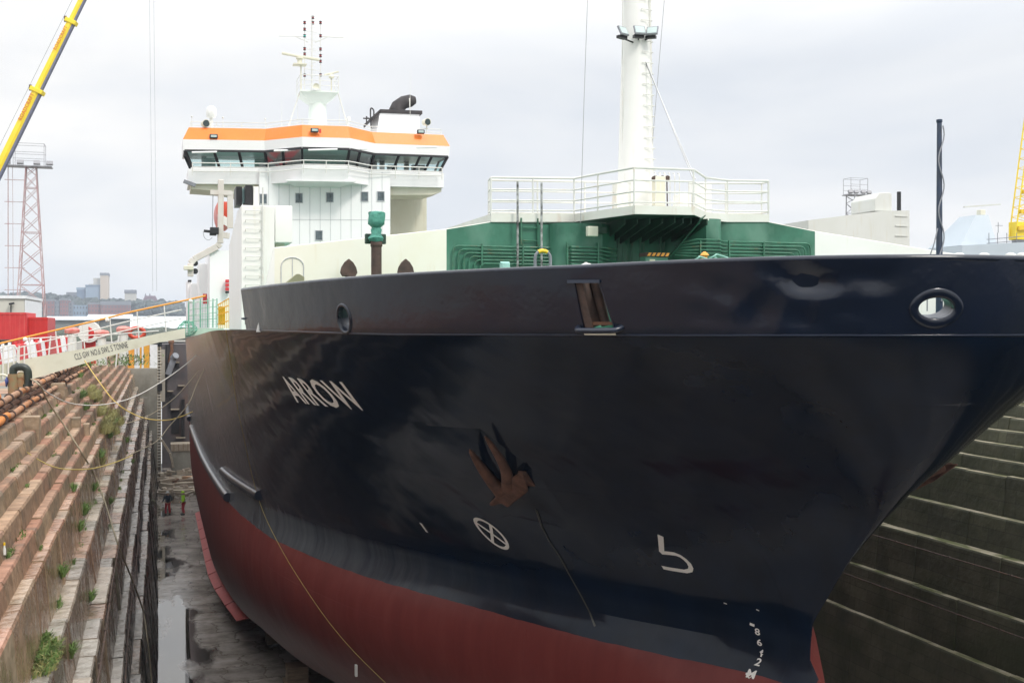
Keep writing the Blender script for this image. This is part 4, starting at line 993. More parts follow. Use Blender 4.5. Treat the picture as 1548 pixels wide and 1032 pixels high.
# window glass and mullions, leaning outwards at the top
def fo(p,o):
    sx=1 if p[0]>cX else -1; fr=min(1,abs(p[0]-cX)/9); return Vector((p[0]+sx*o*fr,p[1]-o,0))
segs=[(0,1,[0,.36,.67,1]),(1,2,[0,.48,1]),(2,3,[0,1]),(3,4,[0,.42,1]),(4,5,[0,.33,.62,.78,1])]
for i,j,fr in segs:
    b0,b1=fo(plan[i],.0),fo(plan[j],.0); t0,t1=fo(plan[i],.55),fo(plan[j],.55)
    for k in range(len(fr)-1):
        f0,f1=fr[k],fr[k+1]; q=[b0.lerp(b1,f0),b0.lerp(b1,f1),t0.lerp(t1,f1),t0.lerp(t1,f0)]
        for p,z in zip(q,(zw0,zw0,zw1,zw1)): p.z=z
        mb=MB(); mb.beam(q[0],q[3],.17,.12); mb.beam(q[1],q[2],.17,.12); mb.beam(q[3],q[2],.16,.16); mb.beam(q[0],q[1],.08,.08)
        w=mb.build('window','black',wh); mb=MB(); mb.add([p+Vector((0,.05,0)) for p in q],[(0,1,2,3)]); g=mb.build('pane','bridgeglass' if 'bridgeglass' in MATS else 'glass',w)
for e in (0,5):   # end panes of the wings
    sx=-1 if e==0 else 1; p=plan[e]; b=back[1] if e==0 else back[0]
    q=[Vector((p[0],p[1],zw0)),Vector((b[0],p[1]+2.2,zw0)),Vector((b[0]+sx*.5,p[1]+2.2,zw1)),Vector((p[0]+sx*.5,p[1]-.5,zw1))]
    mb=MB(); mb.beam(q[0],q[3],.16,.16); mb.beam(q[1],q[2],.16,.16); mb.beam(q[3],q[2],.16,.16); mb.beam(q[0],q[1],.08,.08); w=mb.build('window','black',wh); mb=MB(); mb.add(q,[(0,1,2,3)]); mb.build('pane','bridgeglass',w)
# consoles and posts inside
for u,wd in ((318,.9),(425,1.2),(455,.8),(500,1.6),(540,1.0),(600,.7),(640,1.0)):
    p=A(u,250); mb=MB(); mb.box(p.x-wd/2,p.x+wd/2,YA+1.6,YA+2.2,zw0+.05,zw0+.55+.25*random.random()); mb.build('bridge_console','steelgrey',wh)
for u in (311,430,520,590,628): 
    p=A(u,250); mb=MB(); mb.box(p.x-.18,p.x+.18,YA+3.2,YA+3.5,zw0,zw1); mb.build('bridge_pillar','steelgrey',wh)
# wing undersides: wedge brackets tapering to the block
for sx,u0,u1 in ((-1,289,392),(1,592,672)):
    a=A(u0,281); b=A(u1,281); zt=zA(279)-.001
    if sx<0: poly=[(a.x,YA+1,zt),(b.x,YA+1,zt),(b.x,YA+1,zA(300)),(a.x+2.4,YA+1,zA(289)),(a.x,YA+1,zA(286))]
    else: poly=[(a.x,YA+1,zt),(b.x,YA+1,zt),(b.x,YA+1,zA(285)),(b.x-.8,YA+1,zA(290)),(a.x,YA+1,zA(291))]
    mb=MB(); mb.prism(poly,(0,3.5,0)); mb.build('wing_bracket','cream',wh)
# centre apron
mb=MB(); q0=A(432,278,-1.9);q1=A(538,278,-1.9); mb.prism([(q0.x,YA-1.95,zA(279)),(q1.x,YA-1.95,zA(279)),(q1.x-1,YA+.3,zA(279)-.25),(q0.x+1,YA+.3,zA(279)-.25)],(0,0,.08)); mb.build('apron_plate','white_house',wh)
for u in (336,625):
    p=A(u,265); mb=MB(); mb.box(p.x-.25,p.x+.25,YA+.6,YA+.72,zA(272),zA(259)); lv=mb.build('louvre','black',wh)
    mb=MB()
    for k in range(3): mb.box(p.x-.27,p.x+.27,YA+.56,YA+.60,zA(272)+.18+k*.2,zA(272)+.22+k*.2)
    mb.build('louvre_slats','white_house',lv)
# walkway rail in front of windows
rl=[(p[0]*1.0,p[1]-.85) for p in plan]
rail(rl,lambda x:zA(268),(.3,.62,.92),2.2,'walkway_railing','railwhite',wh,r=.035,rp=.035,top_r=.045)
rl=[tuple(fo(p,.1).xy) for p in plan]
rail(rl,lambda x:zA(196)+.03,(.18,.42),2.2,'roof_railing','railwhite',wh,r=.025,rp=.03,top_r=.03)
for u in (323,475.5,636):
    dy=-1.6-.75 if 440<u<530 else .2; p=A(u,203 if u!=475.5 else 197,dy); mb=MB(); mb.cbox(p,(.58,.3,.32)); f=mb.build('roof_floodlight','black',wh,bevel=.04); mb=MB(); mb.cbox(p+Vector((0,-.16,0)),(.42,.03,.17)); mb.build('lamp_glass','lampglass',f)
for u0,u1 in ((290,328),(414,446),(466,510),(524,555),(630,660)):
    dy=0 if u0<400 or u0>600 else -1.6; dy=-.6 if u0 in(414,524) else dy; a=A(u0,226.5,dy-.75); b=A(u1,226.5,dy-.75); mb=MB(); mb.tube([a,b],.07,8); mb.build('sunblind_roll','white_house',wh)
mb=MB(); p=A(285,275,.5); mb.beam(p+Vector((-.35,0,.25)),p+Vector((.5,0,-.05)),.3,.25); mb.build('wing_lamp','steelgrey',wh)

# radar mast on the wheelhouse roof
YR=YA+1.0
def Q(u,v,dy=0): u=u or 480; return Vector(PY(u,v,YR+dy))
zr=zA(196)
pb=Q(480,190)
mb=MB(); k=.0505
mb.tube([(pb.x,YR,zr),(pb.x,YR,Q(480,156).z),(pb.x,YR,Q(480,154).z)],[.72,.66,.66],24); rm=mb.build('radar_mast','radarmast' if 'radarmast' in MATS else 'white',ship,smooth=40)
rm.data.materials[0]=mat('mast_pale_green',(.76,.82,.77),(.72,.78,.73),rough=.45)
z0=Q(480,156).z; z1=Q(480,144).z
hw=1.45
mb=MB(); mb.hexa([(pb.x-.5,YR-.5,z0-.2),(pb.x+.5,YR-.5,z0-.2),(pb.x+.5,YR+.5,z0-.2),(pb.x-.5,YR+.5,z0-.2),(pb.x-hw,YR-hw*.8,z1),(pb.x+hw,YR-hw*.8,z1),(pb.x+hw,YR+hw*.8,z1),(pb.x-hw,YR+hw*.8,z1)]); mb.box(pb.x-hw,pb.x+hw,YR-hw*.8-.05,YR+hw*.8,z1,z1+.12); mb.build('crow_platform','mast_pale_green',rm)
rail([(pb.x-hw,YR+1),(pb.x-hw,YR-1.15),(pb.x+hw,YR-1.15),(pb.x+hw,YR+1)],lambda x:z1+.12,(.38,.76,1.15),1.45,'mast_railing','railwhite',rm,r=.025,rp=.03,top_r=.035)
for sx in (-1,1):
    mb=MB(); mb.tube([(pb.x+sx*hw,YR-.9,z1),(Q(433 if sx<0 else 525,192).x,YR-.9,zr)],.055,8); mb.build('mast_leg','railwhite',rm)
ztp=Q(472,24).z
for u in (460.5,471.5,484.5):
    mb=MB(); x=Q(u,100).x; zt=ztp if u==471.5 else Q(0,34).z
    mb.tube([(x,YR,z1),(x,YR,zt)],.045 if u==471.5 else .03,8); mb.build('mast_tube','railwhite',rm)
for i in range(22):
    z=z1+.3+i*.27; xx0,xx1=Q(469,0).x,Q(475,0).x; mb=MB(); mb.tube([(xx0-.1,YR-.1,z),(xx1+.1,YR-.1,z)],.015,5); mb.build('rung','railwhite',rm)
mb=MB()
for v in (48,60,75,90,105): mb.tube([(Q(460.5,0).x,YR,Q(0,v).z),(Q(484.5,0).x,YR,Q(0,v+3).z)],.018,5)
mb.build('mast_crosspieces','railwhite',rm)
for u,vs_ in ((460.5,(34.5,44.5,54.5,74,82,114)),(484.5,(35,55,75,85,93.5,114)),(473,(27,35))):
    for v in vs_:
        p=Q(u,v); mb=MB(); mb.lathe(p-Vector((0,0,.14)),[(.07,.03),(.11,.05),(.11,.08),(.08,.1),(.08,.2),(.11,.22),(.11,.25),(.04,.28)],12); l=mb.build('navigation_lamp','black',rm,smooth=40)
        mb=MB(); mb.cyl(p-Vector((0,0,.06)),p+Vector((0,0,.05)),.09,n=12); mb.build('lamp_glass','greenlight' if (u==460.5 and v==54.5) else 'mast_lamp_red',l)
mb=MB(); mb.tube([Q(421.5,53.5),Q(460,54.5)],.04,7); mb.tube([Q(445,54),Q(466,64)],.035,7); mb.tube([Q(519,58),Q(484,55.5)],.04,7); mb.tube([Q(497,56),Q(476,64.5)],.035,7); mb.build('yardarm','railwhite',rm)
p=Q(453,86,-.8); mb=MB(); mb.lathe((p.x,p.y,p.z-.65),[(.35,0),(.35,.08),(.18,.1),(.18,.45),(.28,.5),(.28,.62)],16); mb.box(p.x-.5,p.x+.5,p.y-.4,p.y+.4,Q(0,104).z,Q(0,104).z+.08); mb.tube([(p.x+.1,p.y,Q(0,104).z),(p.x+.1,p.y,z1)],.05,8); mb.tube([(p.x+.2,p.y,p.z-.6),(p.x+.2,p.y,Q(0,104).z)],.16,10); rp=mb.build('radar_pedestal','cream',rm,smooth=40)
mb=MB(); mb.beam(Q(426,79.5,-.8),Q(483,91,-.8),.22,.2,up=(0,0,1)); mb.build('radar_scanner','cream',rp,bevel=.05)
p=Q(501,116,-.8); mb=MB(); mb.lathe((p.x,p.y,Q(0,121).z),[(.2,0),(.2,.2),(.15,.3)],12); mb.tube([(p.x,p.y,z1),(p.x,p.y,Q(0,121).z)],.05,8); rp=mb.build('radar_pedestal','cream',rm,smooth=40)
mb=MB(); mb.beam(Q(490,114,-.8),Q(512,109.5,-.8),.16,.12); mb.build('radar_scanner','cream',rp,bevel=.03)
p=Q(478,131,-1.5); mb=MB(); mb.lathe(p,[(.06,.5),(.10,.3),(.14,.12),(.24,0),(.24,-.03),(.13,.05)],20,ax=(0,1,0)); mb.build('foghorn','cream',rm,smooth=50)
mb=MB(); mb.cyl(p+Vector((0,.06,0)),p+Vector((0,.1,0)),.13); mb.build('foghorn_mouth','black',rm)
for u,v0,v1 in ((426,150,192),(450,158,192),(620,109,178),(491,150,192),(513,158,190)):
    mb=MB(); mb.tube([Q(u,v1),Q(u,v0)],[.02,.01],5); mb.build('whip_antenna','railwhite',wh)
# satellite dome, small domes, searchlights
def dome(u,v,r,dy,zb):
    p=A(u,v,dy); mb=MB(); mb.lathe((p.x,p.y,p.z-r*1.1),[(.0,-.02),(r*.8,0),(r*.95,r*.3),(r,r*.9),(r*.98,r*1.3),(r*.85,r*1.75),(r*.55,r*2.1),(r*.2,r*2.25),(0,r*2.27)],20)
    o=mb.build('satellite_dome','radome',wh,smooth=60); mb=MB(); mb.cyl((p.x,p.y,zb),(p.x,p.y,p.z-r*1.1),r*.35); mb.build('dome_pedestal','railwhite',o,smooth=50); return o
dome(319.5,166,.40,1.5,zr); dome(527,181,.16,1.5,zr)
for u,v in ((311,184),(645,189)):
    p=A(u,v,.8); mb=MB(); mb.cyl(p+Vector((-.1,.25,.02)),p+Vector((.03,-.28,0)),.26,.29,n=20); s=mb.build('searchlight','cream',wh,smooth=40); mb=MB(); mb.cyl(p+Vector((.03,-.285,0)),p+Vector((.035,-.30,0)),.25,n=20); mb.build('lamp_glass','glass',s)
    mb=MB(); mb.tube([(p.x,p.y,zr),p],.05,8); mb.build('searchlight_post','railwhite',s)
for u in (290,337,401): 
    p=A(u,190,.6); mb=MB(); mb.tube([(p.x,p.y,zr),(p.x,p.y,zr+.75)],.02,5); mb.ball((p.x,p.y,zr+.78),.07); mb.build('roof_antenna','railwhite',wh)
p=A(484,198,-2.4); mb=MB(); mb.lathe(p-Vector((0,0,.15)),[(.08,0),(.08,.25),(.04,.3)],10); mb.build('alarm_beacon','redlight',wh)
# funnel
YF=YA+5.5
def Fp(u,v): u=u or 600; return Vector(PY(u,v,YF))
a=Fp(566,198); b=Fp(634,177)
mb=MB(); mb.hexa([(a.x,YF,zr-1),(b.x,YF,zr-1),(b.x,YF+4,zr-1),(a.x,YF+4,zr-1),(Fp(574,0).x,YF,b.z),(b.x,YF,b.z),(b.x,YF+4,b.z),(Fp(574,0).x,YF+4,b.z)]); fn=mb.build('funnel','white_house',ship)
mb=MB(); c0=Fp(574,168); c1=Fp(638,177); mb.box(c0.x,c1.x,YF-.15,YF+4.1,c1.z,c0.z); mb.prism([(c0.x,YF-.14,c0.z-.02),(c0.x,YF-.14,c1.z),(Fp(562,0).x,YF-.14,Fp(0,187).z),(Fp(562,0).x,YF-.14,Fp(0,181).z)],(0,4,0)); mb.build('funnel_cap','soot',fn,bevel=.03)
mb=MB(); base=Fp(608,169); t=Fp(622,156)
mb.tube([base+Vector((-.2,1,0)),Fp(606,161)+Vector((0,1,0)),Fp(614,155)+Vector((0,1,0)),Fp(625,152.5)+Vector((0,1,0)),Fp(632,152)+Vector((0,1,0))],[.75,.62,.55,.52,.3],18); mb.build('exhaust_pipe','soot',fn,smooth=60)
mb=MB(); mb.tube([Fp(554,190),Fp(554,178),Fp(557,181)],.05,6); mb.tube(smoothpath([Fp(561,196),Fp(560,170),Fp(562,166),Fp(565,170),Fp(565,178)],4),.06,6); mb.beam(Fp(549,181),Fp(565,182),.15,.08); mb.build('vent_pipes','soot',fn)
mb=MB(); mb.tube([Fp(619,152),Fp(621,196)],.04,6); mb.build('funnel_pole','railwhite',fn)

# ---- aft side structures on the left: deck houses, davit, rescue boat, gate and netted platform
YD=62.0
def D(u,v,dy=0): u=u or 315; return Vector(PY(u,v,YD+dy))
zd=ztop(YD)
def dbox(name,m_,par,u0,u1,v0,dy,dep,v1=None,bevel=0):
    a=D(u0,v0,dy); b=D(u1,v0,dy); z0=zd if v1 is None else D(u0,v1,dy).z
    mb=MB(); mb.box(a.x,b.x,YD+dy,YD+dy+dep,z0,a.z); return mb.build(name,m_,par,bevel=bevel)
dh=dbox('side_deckhouse','white_house',ship,317,347,378,0,6)
dbox('locker_tall','white_house',dh,301,317.5,398,3,4,bevel=.03); dbox('locker_low','white_house',dh,289.5,300,428,6,4,bevel=.03); dbox('locker_low','white_house',dh,283.5,290,424,9,4,bevel=.03)
dbox('vent_grille','black',dh,284,289.5,423,8.9,.1,426); dbox('fire_box','sign_red',dh,307,313,444,1.0,.3,459)
for k in range(3): dbox('lifebuoy_rack','sign_red',dh,341,347,422.5+k*6,-.4,.3,427+k*6)
dbox('vent_grille','black',dh,341,347,440,-.4,.3,443)
# davit arm
mb=MB(); pts=[D(334,272,0),D(333,368,0),D(328,373,0),D(293,392,0),D(288,398,0),D(288,418,0)]
for a,b in zip(pts,pts[1:]): mb.beam(a,b,.30,.34)
dv=mb.build('davit','cream',ship,bevel=.03)
dv.data.materials[0]=mat('davit_paint',(.66,.62,.58),(.6,.55,.5),rough=.5,sc=2,streak=(.4,.25,.15),sAmt=.3)
mb=MB(); mb.beam(D(318,291),D(350,292),.35,.25); mb.beam(D(348,290),D(348,345),.3,.3); mb.beam(D(335,355),D(347,357),.3,.3); mb.build('davit_frame','davit_paint',dv)
for v in (398,410): 
    p=D(295,v); mb=MB(); mb.cyl(p+Vector((0,-.1,0)),p+Vector((0,.1,0)),.15,n=14); mb.build('davit_sheave','black',dv,smooth=40)
p=D(288,405,-.2); mb=MB(); mb.cbox(p+Vector((-.1,0,0)),(.5,.3,.22)); mb.build('hoist_block','cream',dv,bevel=.03)
p=D(322,350,-.3); mb=MB(); mb.beam(D(308,349,-.3),D(326,351,-.3),.14,.14); mb.cbox(D(324,349,-.3),(.45,.4,.36)); mb.cbox(D(322,354,-.3),(.35,.3,.15)); mb.build('water_monitor','black',dv,bevel=.02)
mb=MB(); mb.tube([D(322,293),D(321,345)],.02,5); mb.tube(smoothpath([D(307,350,-.3),D(309,359,-.3),D(315,363,-.3),D(321,359,-.3)],4),.015,5); mb.build('davit_wire','wire',dv)
# rescue boat hung behind the tower
mb=MB(); vs=[]
for i in range(7):
    f=i/6; z=D(340,338).z+(D(340,300).z-D(340,338).z)*f; hw=.12+.30*math.sin(math.pi*min(1,f*.62+.1)); 
    for s in (-1,1): vs.append((D(342,0).x+s*hw+(.1 if f<.3 else 0),YD+2-hw,z)); 
    for s in (1,-1): vs.append((D(342,0).x+s*hw,YD+5,z))
fs=[]
for i in range(6):
    b=i*4
    for k in range(4): fs.append((b+k,b+(k+1)%4,b+4+(k+1)%4,b+4+k))
fs+=[(0,3,2,1),(24,25,26,27)]
mb.add(vs,fs); bt=mb.build('rescue_boat','lifeboat_red',ship,smooth=60)
mb=MB(); mb.beam(D(339,340,1.6),D(345,330,1.6),.1,.5); mb.build('boat_keel_band','railwhite',bt)
# embarkation platform with netting and yellow gate at the ship's rail
YG=50.5
def G(u,v,dy=0): u=u or 310; return Vector(PY(u,v,YG+dy))
mb=MB(); a=G(284,494); mb.box(G(284,0).x,G(338,0).x,YG,YG+.7,ztop(YG)+.0,G(284,496).z); pl=mb.build('embarkation_platform','mint',ship)
pl.data.materials[0]=mat('platform_green',(.50,.62,.52),(.42,.54,.45),rough=.6)
for u in (285,293,303,314,322,328): 
    mb=MB(); mb.tube([G(u,495),G(u,452-(u-285)*.02)],.025,6); mb.build('platform_stanchion','netting',pl)
mb=MB()
for v in (455,465,474,483): mb.tube([G(285,v+3),G(328,v-2)],.02,6)
mb.build('platform_rails','platform_green',pl)
for u in range(331,347,3): 
    mb=MB(); mb.tube([G(u,496),G(u,459-(u-331)*.55)],.02,5); mb.build('gate_bar','yellow',pl)
mb=MB()
for v in (467,476,490): mb.beam(G(329,v),G(345,v-5),.04,.05)
mb.beam(G(329,461),G(346,451),.05,.05); mb.box(G(330,0).x,G(341,0).x,YG+.1,YG+.15,G(0,491).z,G(0,463).z); mb.build('yellow_gate','amber',pl)
# bunched net at the gangway head
mb=MB(); c=G(283,497); vs=[];fs=[]; n=14; mrow=9
for j in range(mrow+1):
    th=math.pi*j/mrow
    for k in range(n):
        a=2*math.pi*k/n; d_=Vector((math.sin(th)*math.cos(a),math.sin(th)*math.sin(a),-math.cos(th))); rr=.42*(1+.35*mnoise.noise(d_*2.3)); vs.append(c+Vector((d_.x*rr*.9,d_.y*rr*.8,d_.z*rr*.75)))
for j in range(mrow):
    for k in range(n): fs.append((j*n+k,j*n+(k+1)%n,(j+1)*n+(k+1)%n,(j+1)*n+k))
mb.add(vs,fs); o=mb.build('bunched_net','netting',pl); wm=o.modifiers.new('w','WIREFRAME'); wm.thickness=.035
mb=MB()
for u in range(286,330,5): mb.tube([G(u,495,-.05),G(u,457,-.05)],.008,4)
for v in range(478,494,4): mb.tube([G(285,v,-.05),G(328,v,-.05)],.008,4)
mb.build('safety_net','netting',pl)
# superstructure carries the ship's slight list
for o in bpy.data.objects:
    if o.type!='MESH': continue
    r=o
    while r.parent is not None and r.parent is not ship: r=r.parent
    if r.parent is ship and (r.name.split('.')[0] in ('wheelhouse','accommodation_block','radar_mast','funnel')) and not o.data.get('listed'):
        for v in o.data.vertices: v.co.z+=.022*v.co.x
        o.data['listed']=1

# ================================================================ THE DRY DOCK
FZ=-14.4; QZ=-2.25
prof=[(0,FZ),(-.46,-10.1),(-.72,-10.1),(-.834,-8.54),(-1.08,-8.54),(-1.22,-6.97),(-1.58,-6.97),(-1.716,-5.92),(-2.02,-5.92),(-2.137,-4.69),(-2.36,-4.69),(-2.42,-4.26),(-2.64,-4.26),(-2.69,-3.80),(-2.94,-3.80),(-3.0,-3.40),(-3.24,-3.40),(-3.3,-3.0),(-3.54,-3.0),(-3.6,-2.62),(-4.40,-2.62),(-4.42,QZ)]
def dockwall(side):
    X=lambda x: x if side<0 else 2*XC-x
    up=MB(); low=MB(); wet=MB(); tr=MB()
    rnd=random.Random(3 if side<0 else 5)
    Y1=112.0
    for k in range(0,len(prof)-1):
        (xa,za),(xb,zb)=prof[k],prof[k+1]
        riser=abs(zb-za)>.05
        if riser:
            # riser blocks, each stone its own box reaching back; its top is the tread
            nx=prof[k+2][0]-.05 if k+2<len(prof) else xb-1.0
            y=-1.0; 
            while y<Y1:
                L_=rnd.uniform(1.3,2.5)*(1.0 if za>-9 else 1.6); y2=min(y+L_,Y1)
                j=rnd.uniform(-.018,.018) if za>-8 else rnd.uniform(-.035,.045); jz=rnd.uniform(-.018,.018)
                b=rnd.random()
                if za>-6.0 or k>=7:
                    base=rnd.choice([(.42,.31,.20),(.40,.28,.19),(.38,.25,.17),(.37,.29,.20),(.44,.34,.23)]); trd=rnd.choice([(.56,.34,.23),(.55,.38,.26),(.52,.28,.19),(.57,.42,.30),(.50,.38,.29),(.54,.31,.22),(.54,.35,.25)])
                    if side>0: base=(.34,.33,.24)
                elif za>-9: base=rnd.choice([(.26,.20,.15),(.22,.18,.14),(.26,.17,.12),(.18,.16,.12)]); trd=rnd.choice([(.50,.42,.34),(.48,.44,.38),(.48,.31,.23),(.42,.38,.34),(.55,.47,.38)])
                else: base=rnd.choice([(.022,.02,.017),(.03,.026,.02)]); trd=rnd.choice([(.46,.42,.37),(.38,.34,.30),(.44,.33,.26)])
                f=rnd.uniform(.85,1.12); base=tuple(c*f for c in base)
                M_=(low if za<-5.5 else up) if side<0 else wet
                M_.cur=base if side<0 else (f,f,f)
                g=.006
                c=[(X(xa-0+j),y+g,za-.0),(X(xa+j),y2-g,za),(X(nx-.3),y2-g,za),(X(nx-.3),y+g,za)]
                d_=[(X(xb+j),y+g,zb+jz-.05),(X(xb+j),y2-g,zb+jz-.05),(X(nx-.3),y2-g,zb+jz),(X(nx-.3),y+g,zb+jz)]
                e_=[(X(xb+j-.03),y+g,zb+jz),(X(xb+j-.03),y2-g,zb+jz)]
                vs=c+d_+e_
                fs=[(0,1,5,4),(4,5,9,8),(8,9,6,7),(0,4,8,7,3),(1,2,6,9,5)]
                if side>0: fs=[f_[::-1] for f_ in fs]
                M_.add(vs,fs)
                if side<0: M_.c[-4]=tuple(c*.93*f for c in trd); M_.c[-3]=tuple(c*f for c in trd)
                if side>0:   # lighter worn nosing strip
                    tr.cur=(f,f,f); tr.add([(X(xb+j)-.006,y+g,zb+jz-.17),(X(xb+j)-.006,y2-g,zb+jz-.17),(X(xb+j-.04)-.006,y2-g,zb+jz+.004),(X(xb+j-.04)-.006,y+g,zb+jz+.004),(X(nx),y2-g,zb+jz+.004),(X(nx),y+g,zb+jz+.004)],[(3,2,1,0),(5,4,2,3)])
                y=y2
    if side<0:
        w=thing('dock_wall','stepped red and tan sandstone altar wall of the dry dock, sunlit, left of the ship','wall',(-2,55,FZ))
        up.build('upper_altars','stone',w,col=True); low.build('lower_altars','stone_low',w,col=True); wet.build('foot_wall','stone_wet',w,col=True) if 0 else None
    else:
        w=thing('dock_wall','dark mossy stepped altar wall of the dry dock behind the bow on the right','wall',(2*XC+2,55,FZ))
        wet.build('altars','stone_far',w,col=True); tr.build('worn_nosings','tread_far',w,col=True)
    return w
wl_=dockwall(-1); wr_=dockwall(1)
# iron chain rails along the lower ledges
for x,z in ((-.84,-8.50),(-1.23,-6.93)):
    mb=MB(); mb.tube([(x+.10+.03*math.sin(i*1.3),i*4.0,z+.02-.02*(i%2)) for i in range(0,28)],.020,6)
    for i in range(1,40): mb.cyl((x+.10,i*2.7,z-.05),(x+.10,i*2.7,z+.05),.03,n=6)
    mb.build('hand_chain','rust_brown',wl_)
for z,x in ((-8.9,.66),(-7.35,1.07)):
    mb=MB(); mb.tube([(2*XC+x-.02,i*4.0,z) for i in range(0,28)],.022,6)
    for i in range(1,40): mb.cyl((2*XC+x,i*2.7,z-.0),(2*XC+x-.05,i*2.7,z),.035,n=6)
    mb.build('hand_chain','rust_brown',wr_)
# small projecting stair blocks on the altars
mb=MB()
for (Y,x0,x1,z0,z1) in ((34.5,-3.75,-3.2,-3.4,-2.62),(47,-3.95,-3.45,-3.0,-2.3),(44,-3.0,-2.7,-4.2,-3.42),(46,-2.75,-2.5,-4.6,-3.82)):
    mb.box(x0,x1,Y,Y+.55,z0,z1)
mb.cur=(.50,.40,.29); mb.c=[(.50,.40,.29)]*len(mb.f); mb.build('step_blocks','stone',wl_,col=True,bevel=.02)
for Y,xa in ((20.5,-1.35),(29.6,-1.66)):
    mb=MB(); mb.cur=(.46,.36,.26); mb.box(xa-.5,xa-.14,Y,Y+1.4,-7.9,-6.85 if Y<25 else -5.95); mb.build('step_blocks','stone',wl_,col=True,bevel=.02)

# floor
mb=MB(); mb.add([(-.6,-4,FZ),(2*XC+.6,-4,FZ),(2*XC+.6,122,FZ),(-.6,122,FZ)],[(0,1,2,3)]); fl=mb.build('dock_floor','dock_floor'); tag(fl,kind='structure')
# keel blocks under the ship
for i in range(13):
    Y=22+i*6.2; mb=MB(); mb.box(XC-.8,XC+.8,Y,Y+1.2,FZ,FZ+.55); mb.box(XC-.7,XC+.7,Y+.1,Y+1.1,FZ+.55,ZK); kb=mb.build('keel_block','timber')
    tag(kb,'heavy timber keel block in the dark under the ship',"keel block",'keel blocks under the hull')
for i in range(8):
    Y=44+i*7.5; mb=MB(); x=XC-6.2; mb.box(x-.5,x+.5,Y,Y+1.0,FZ,FZ+.5); mb.box(x-.4,x+.4,Y+.1,Y+.9,FZ+.5,ZK+.0); kb=mb.build('bilge_block','timber')
    tag(kb,'timber bilge block beside the keel under the ship',"keel block",'bilge blocks under the hull')
# quay ground (both sides and behind the camera), land beyond, river
mb=MB()
for (x0,x1,y0,y1) in ((-900,-4.42,-60,700),(2*XC+4.42,900,-60,700),(-4.42,2*XC+4.42,-60,-1.0),(-4.42,2*XC+4.42,150,700)):
    mb.add([(x0,y0,QZ),(x1,y0,QZ),(x1,y1,QZ),(x0,y1,QZ)],[(0,1,2,3)])
q=mb.build('quay_ground','quay'); tag(q,kind='structure')
mb=MB(); mb.prism([(-4.42,-1.2,FZ),(2*XC+4.42,-1.2,FZ),(2*XC+4.42,-1.2,QZ-.01),(-4.42,-1.2,QZ-.01)],(0,.18,0)); q=mb.build('dock_head_wall','stone_far'); tag(q,'masonry wall closing the near end of the dock below the camera','wall')
mb=MB(); mb.add([(-2500,120,-7),(2500,120,-7),(2500,4500,-7),(-2500,4500,-7)],[(0,1,2,3)]); q=mb.build('river_water',mat('water',(.10,.13,.13),rough=.15,sc=.05,bump=.2,bsc=.3)); tag(q,kind='structure')
mb=MB(); vs=[];fs=[]; nx=60
for j,(Y,h) in enumerate(((1150,-6),(1250,1),(1500,16),(1800,38),(2300,40))):
    for i in range(nx+1):
        X=-700+i*2400/nx; hh=h*(1+.35*mnoise.noise(Vector((X*.004,Y*.003,2)))) if h>0 else h
        if h>5: hh*=itp(X,[(-260,1.0),(-120,.85),(0,.55),(300,.4)])
        vs.append((X,Y,hh))
for j in range(4):
    for i in range(nx): fs.append((j*(nx+1)+i,j*(nx+1)+i+1,(j+1)*(nx+1)+i+1,(j+1)*(nx+1)+i))
mb.add(vs,fs); q=mb.build('far_hills','land',smooth=60); tag(q,kind='structure')

# end of the dock: side masonry, gate caisson, post
mb=MB()
a=PY(192,555,112.0)
mb.cur=(1,1,1); mb.box(-5,-.02,112.0,122,FZ,-4.2); hw_=mb.build('masonry_abutment','concrete'); tag(hw_,'grey concrete abutment beside the dock gate at the far left','wall')
mb=MB(); p=PY(215,585,112); mb.box(PY(209,0,112).x,PY(231,0,112).x,111.6,111.99,PY(220,662,112).z,PY(0,586,112).z); mb.build('buttress','concrete',hw_,bevel=.05) if 0 else None
mb=MB(); mb.box(-1.9,-.9,111.3,111.98,-12,-6.9); o=mb.build('pilaster','concrete'); tag(o,'pale concrete pilaster standing on the abutment below the orange panels','pillar')
# orange and white panels above the abutment
mb=MB(); n_=0
pan=thing('site_hoarding','orange and white upright hoarding panels above the far left end of the dock','hoarding',(PY(180,553,113).x,113,-4.2))
for u0,u1,c in ((179,190,'amber'),(190.4,203,'handrail_orange'),(203.4,211,'clad_white'),(211.4,214,'amber'),(214.4,217,'clad_white'),(217.4,226,'amber'),(226.4,238,'clad_white')):
    a=PY(u0,521,113); b=PY(u1,551.5,113); mb=MB(); mb.box(a.x,b.x,113,113.12,-4.18,PY(210,521,113).z); mb.build('panel',c,pan)
# the gate
gt=thing('dock_gate','tall dark weathered steel dock gate with ledges and braces, far end of the dock','dock gate',(XC,118,FZ))
YG2=118.0
def E(u,v,dy=0): u=u or 265; return Vector(PY(u,v,YG2+dy))
mb=MB(); mb.box(E(245,0).x,23.5,YG2,YG2+5,FZ,E(0,520).z); mb.build('gate_body','gate',gt)
mb=MB(); mb.box(E(241,0).x,E(249.5,0).x,YG2-.5,YG2-.003,E(0,606).z,E(0,528).z); mb.build('gate_guide','taupe',gt)
for u0,u1,v in ((263,271,547),(269,279,582),(258,271,617.5),(266,280,660.5),(253,262,590)):
    mb=MB(); mb.box(E(u0,0).x,E(u1,0).x,YG2-.5,YG2-.003,E(0,v+1.2).z,E(0,v).z); mb.build('ledge','timber_pale',gt)
for u0,u1,v0,v1 in ((258.5,261,548,566),(268.5,271,548,556),(274,279,603,660),(256,258,600,617),(250,252.5,520,600)):
    mb=MB(); mb.box(E(u0,0).x,E(u1,0).x,YG2-.35,YG2-.003,E(0,v1).z,E(0,v0).z); mb.build('gate_rib','black',gt)
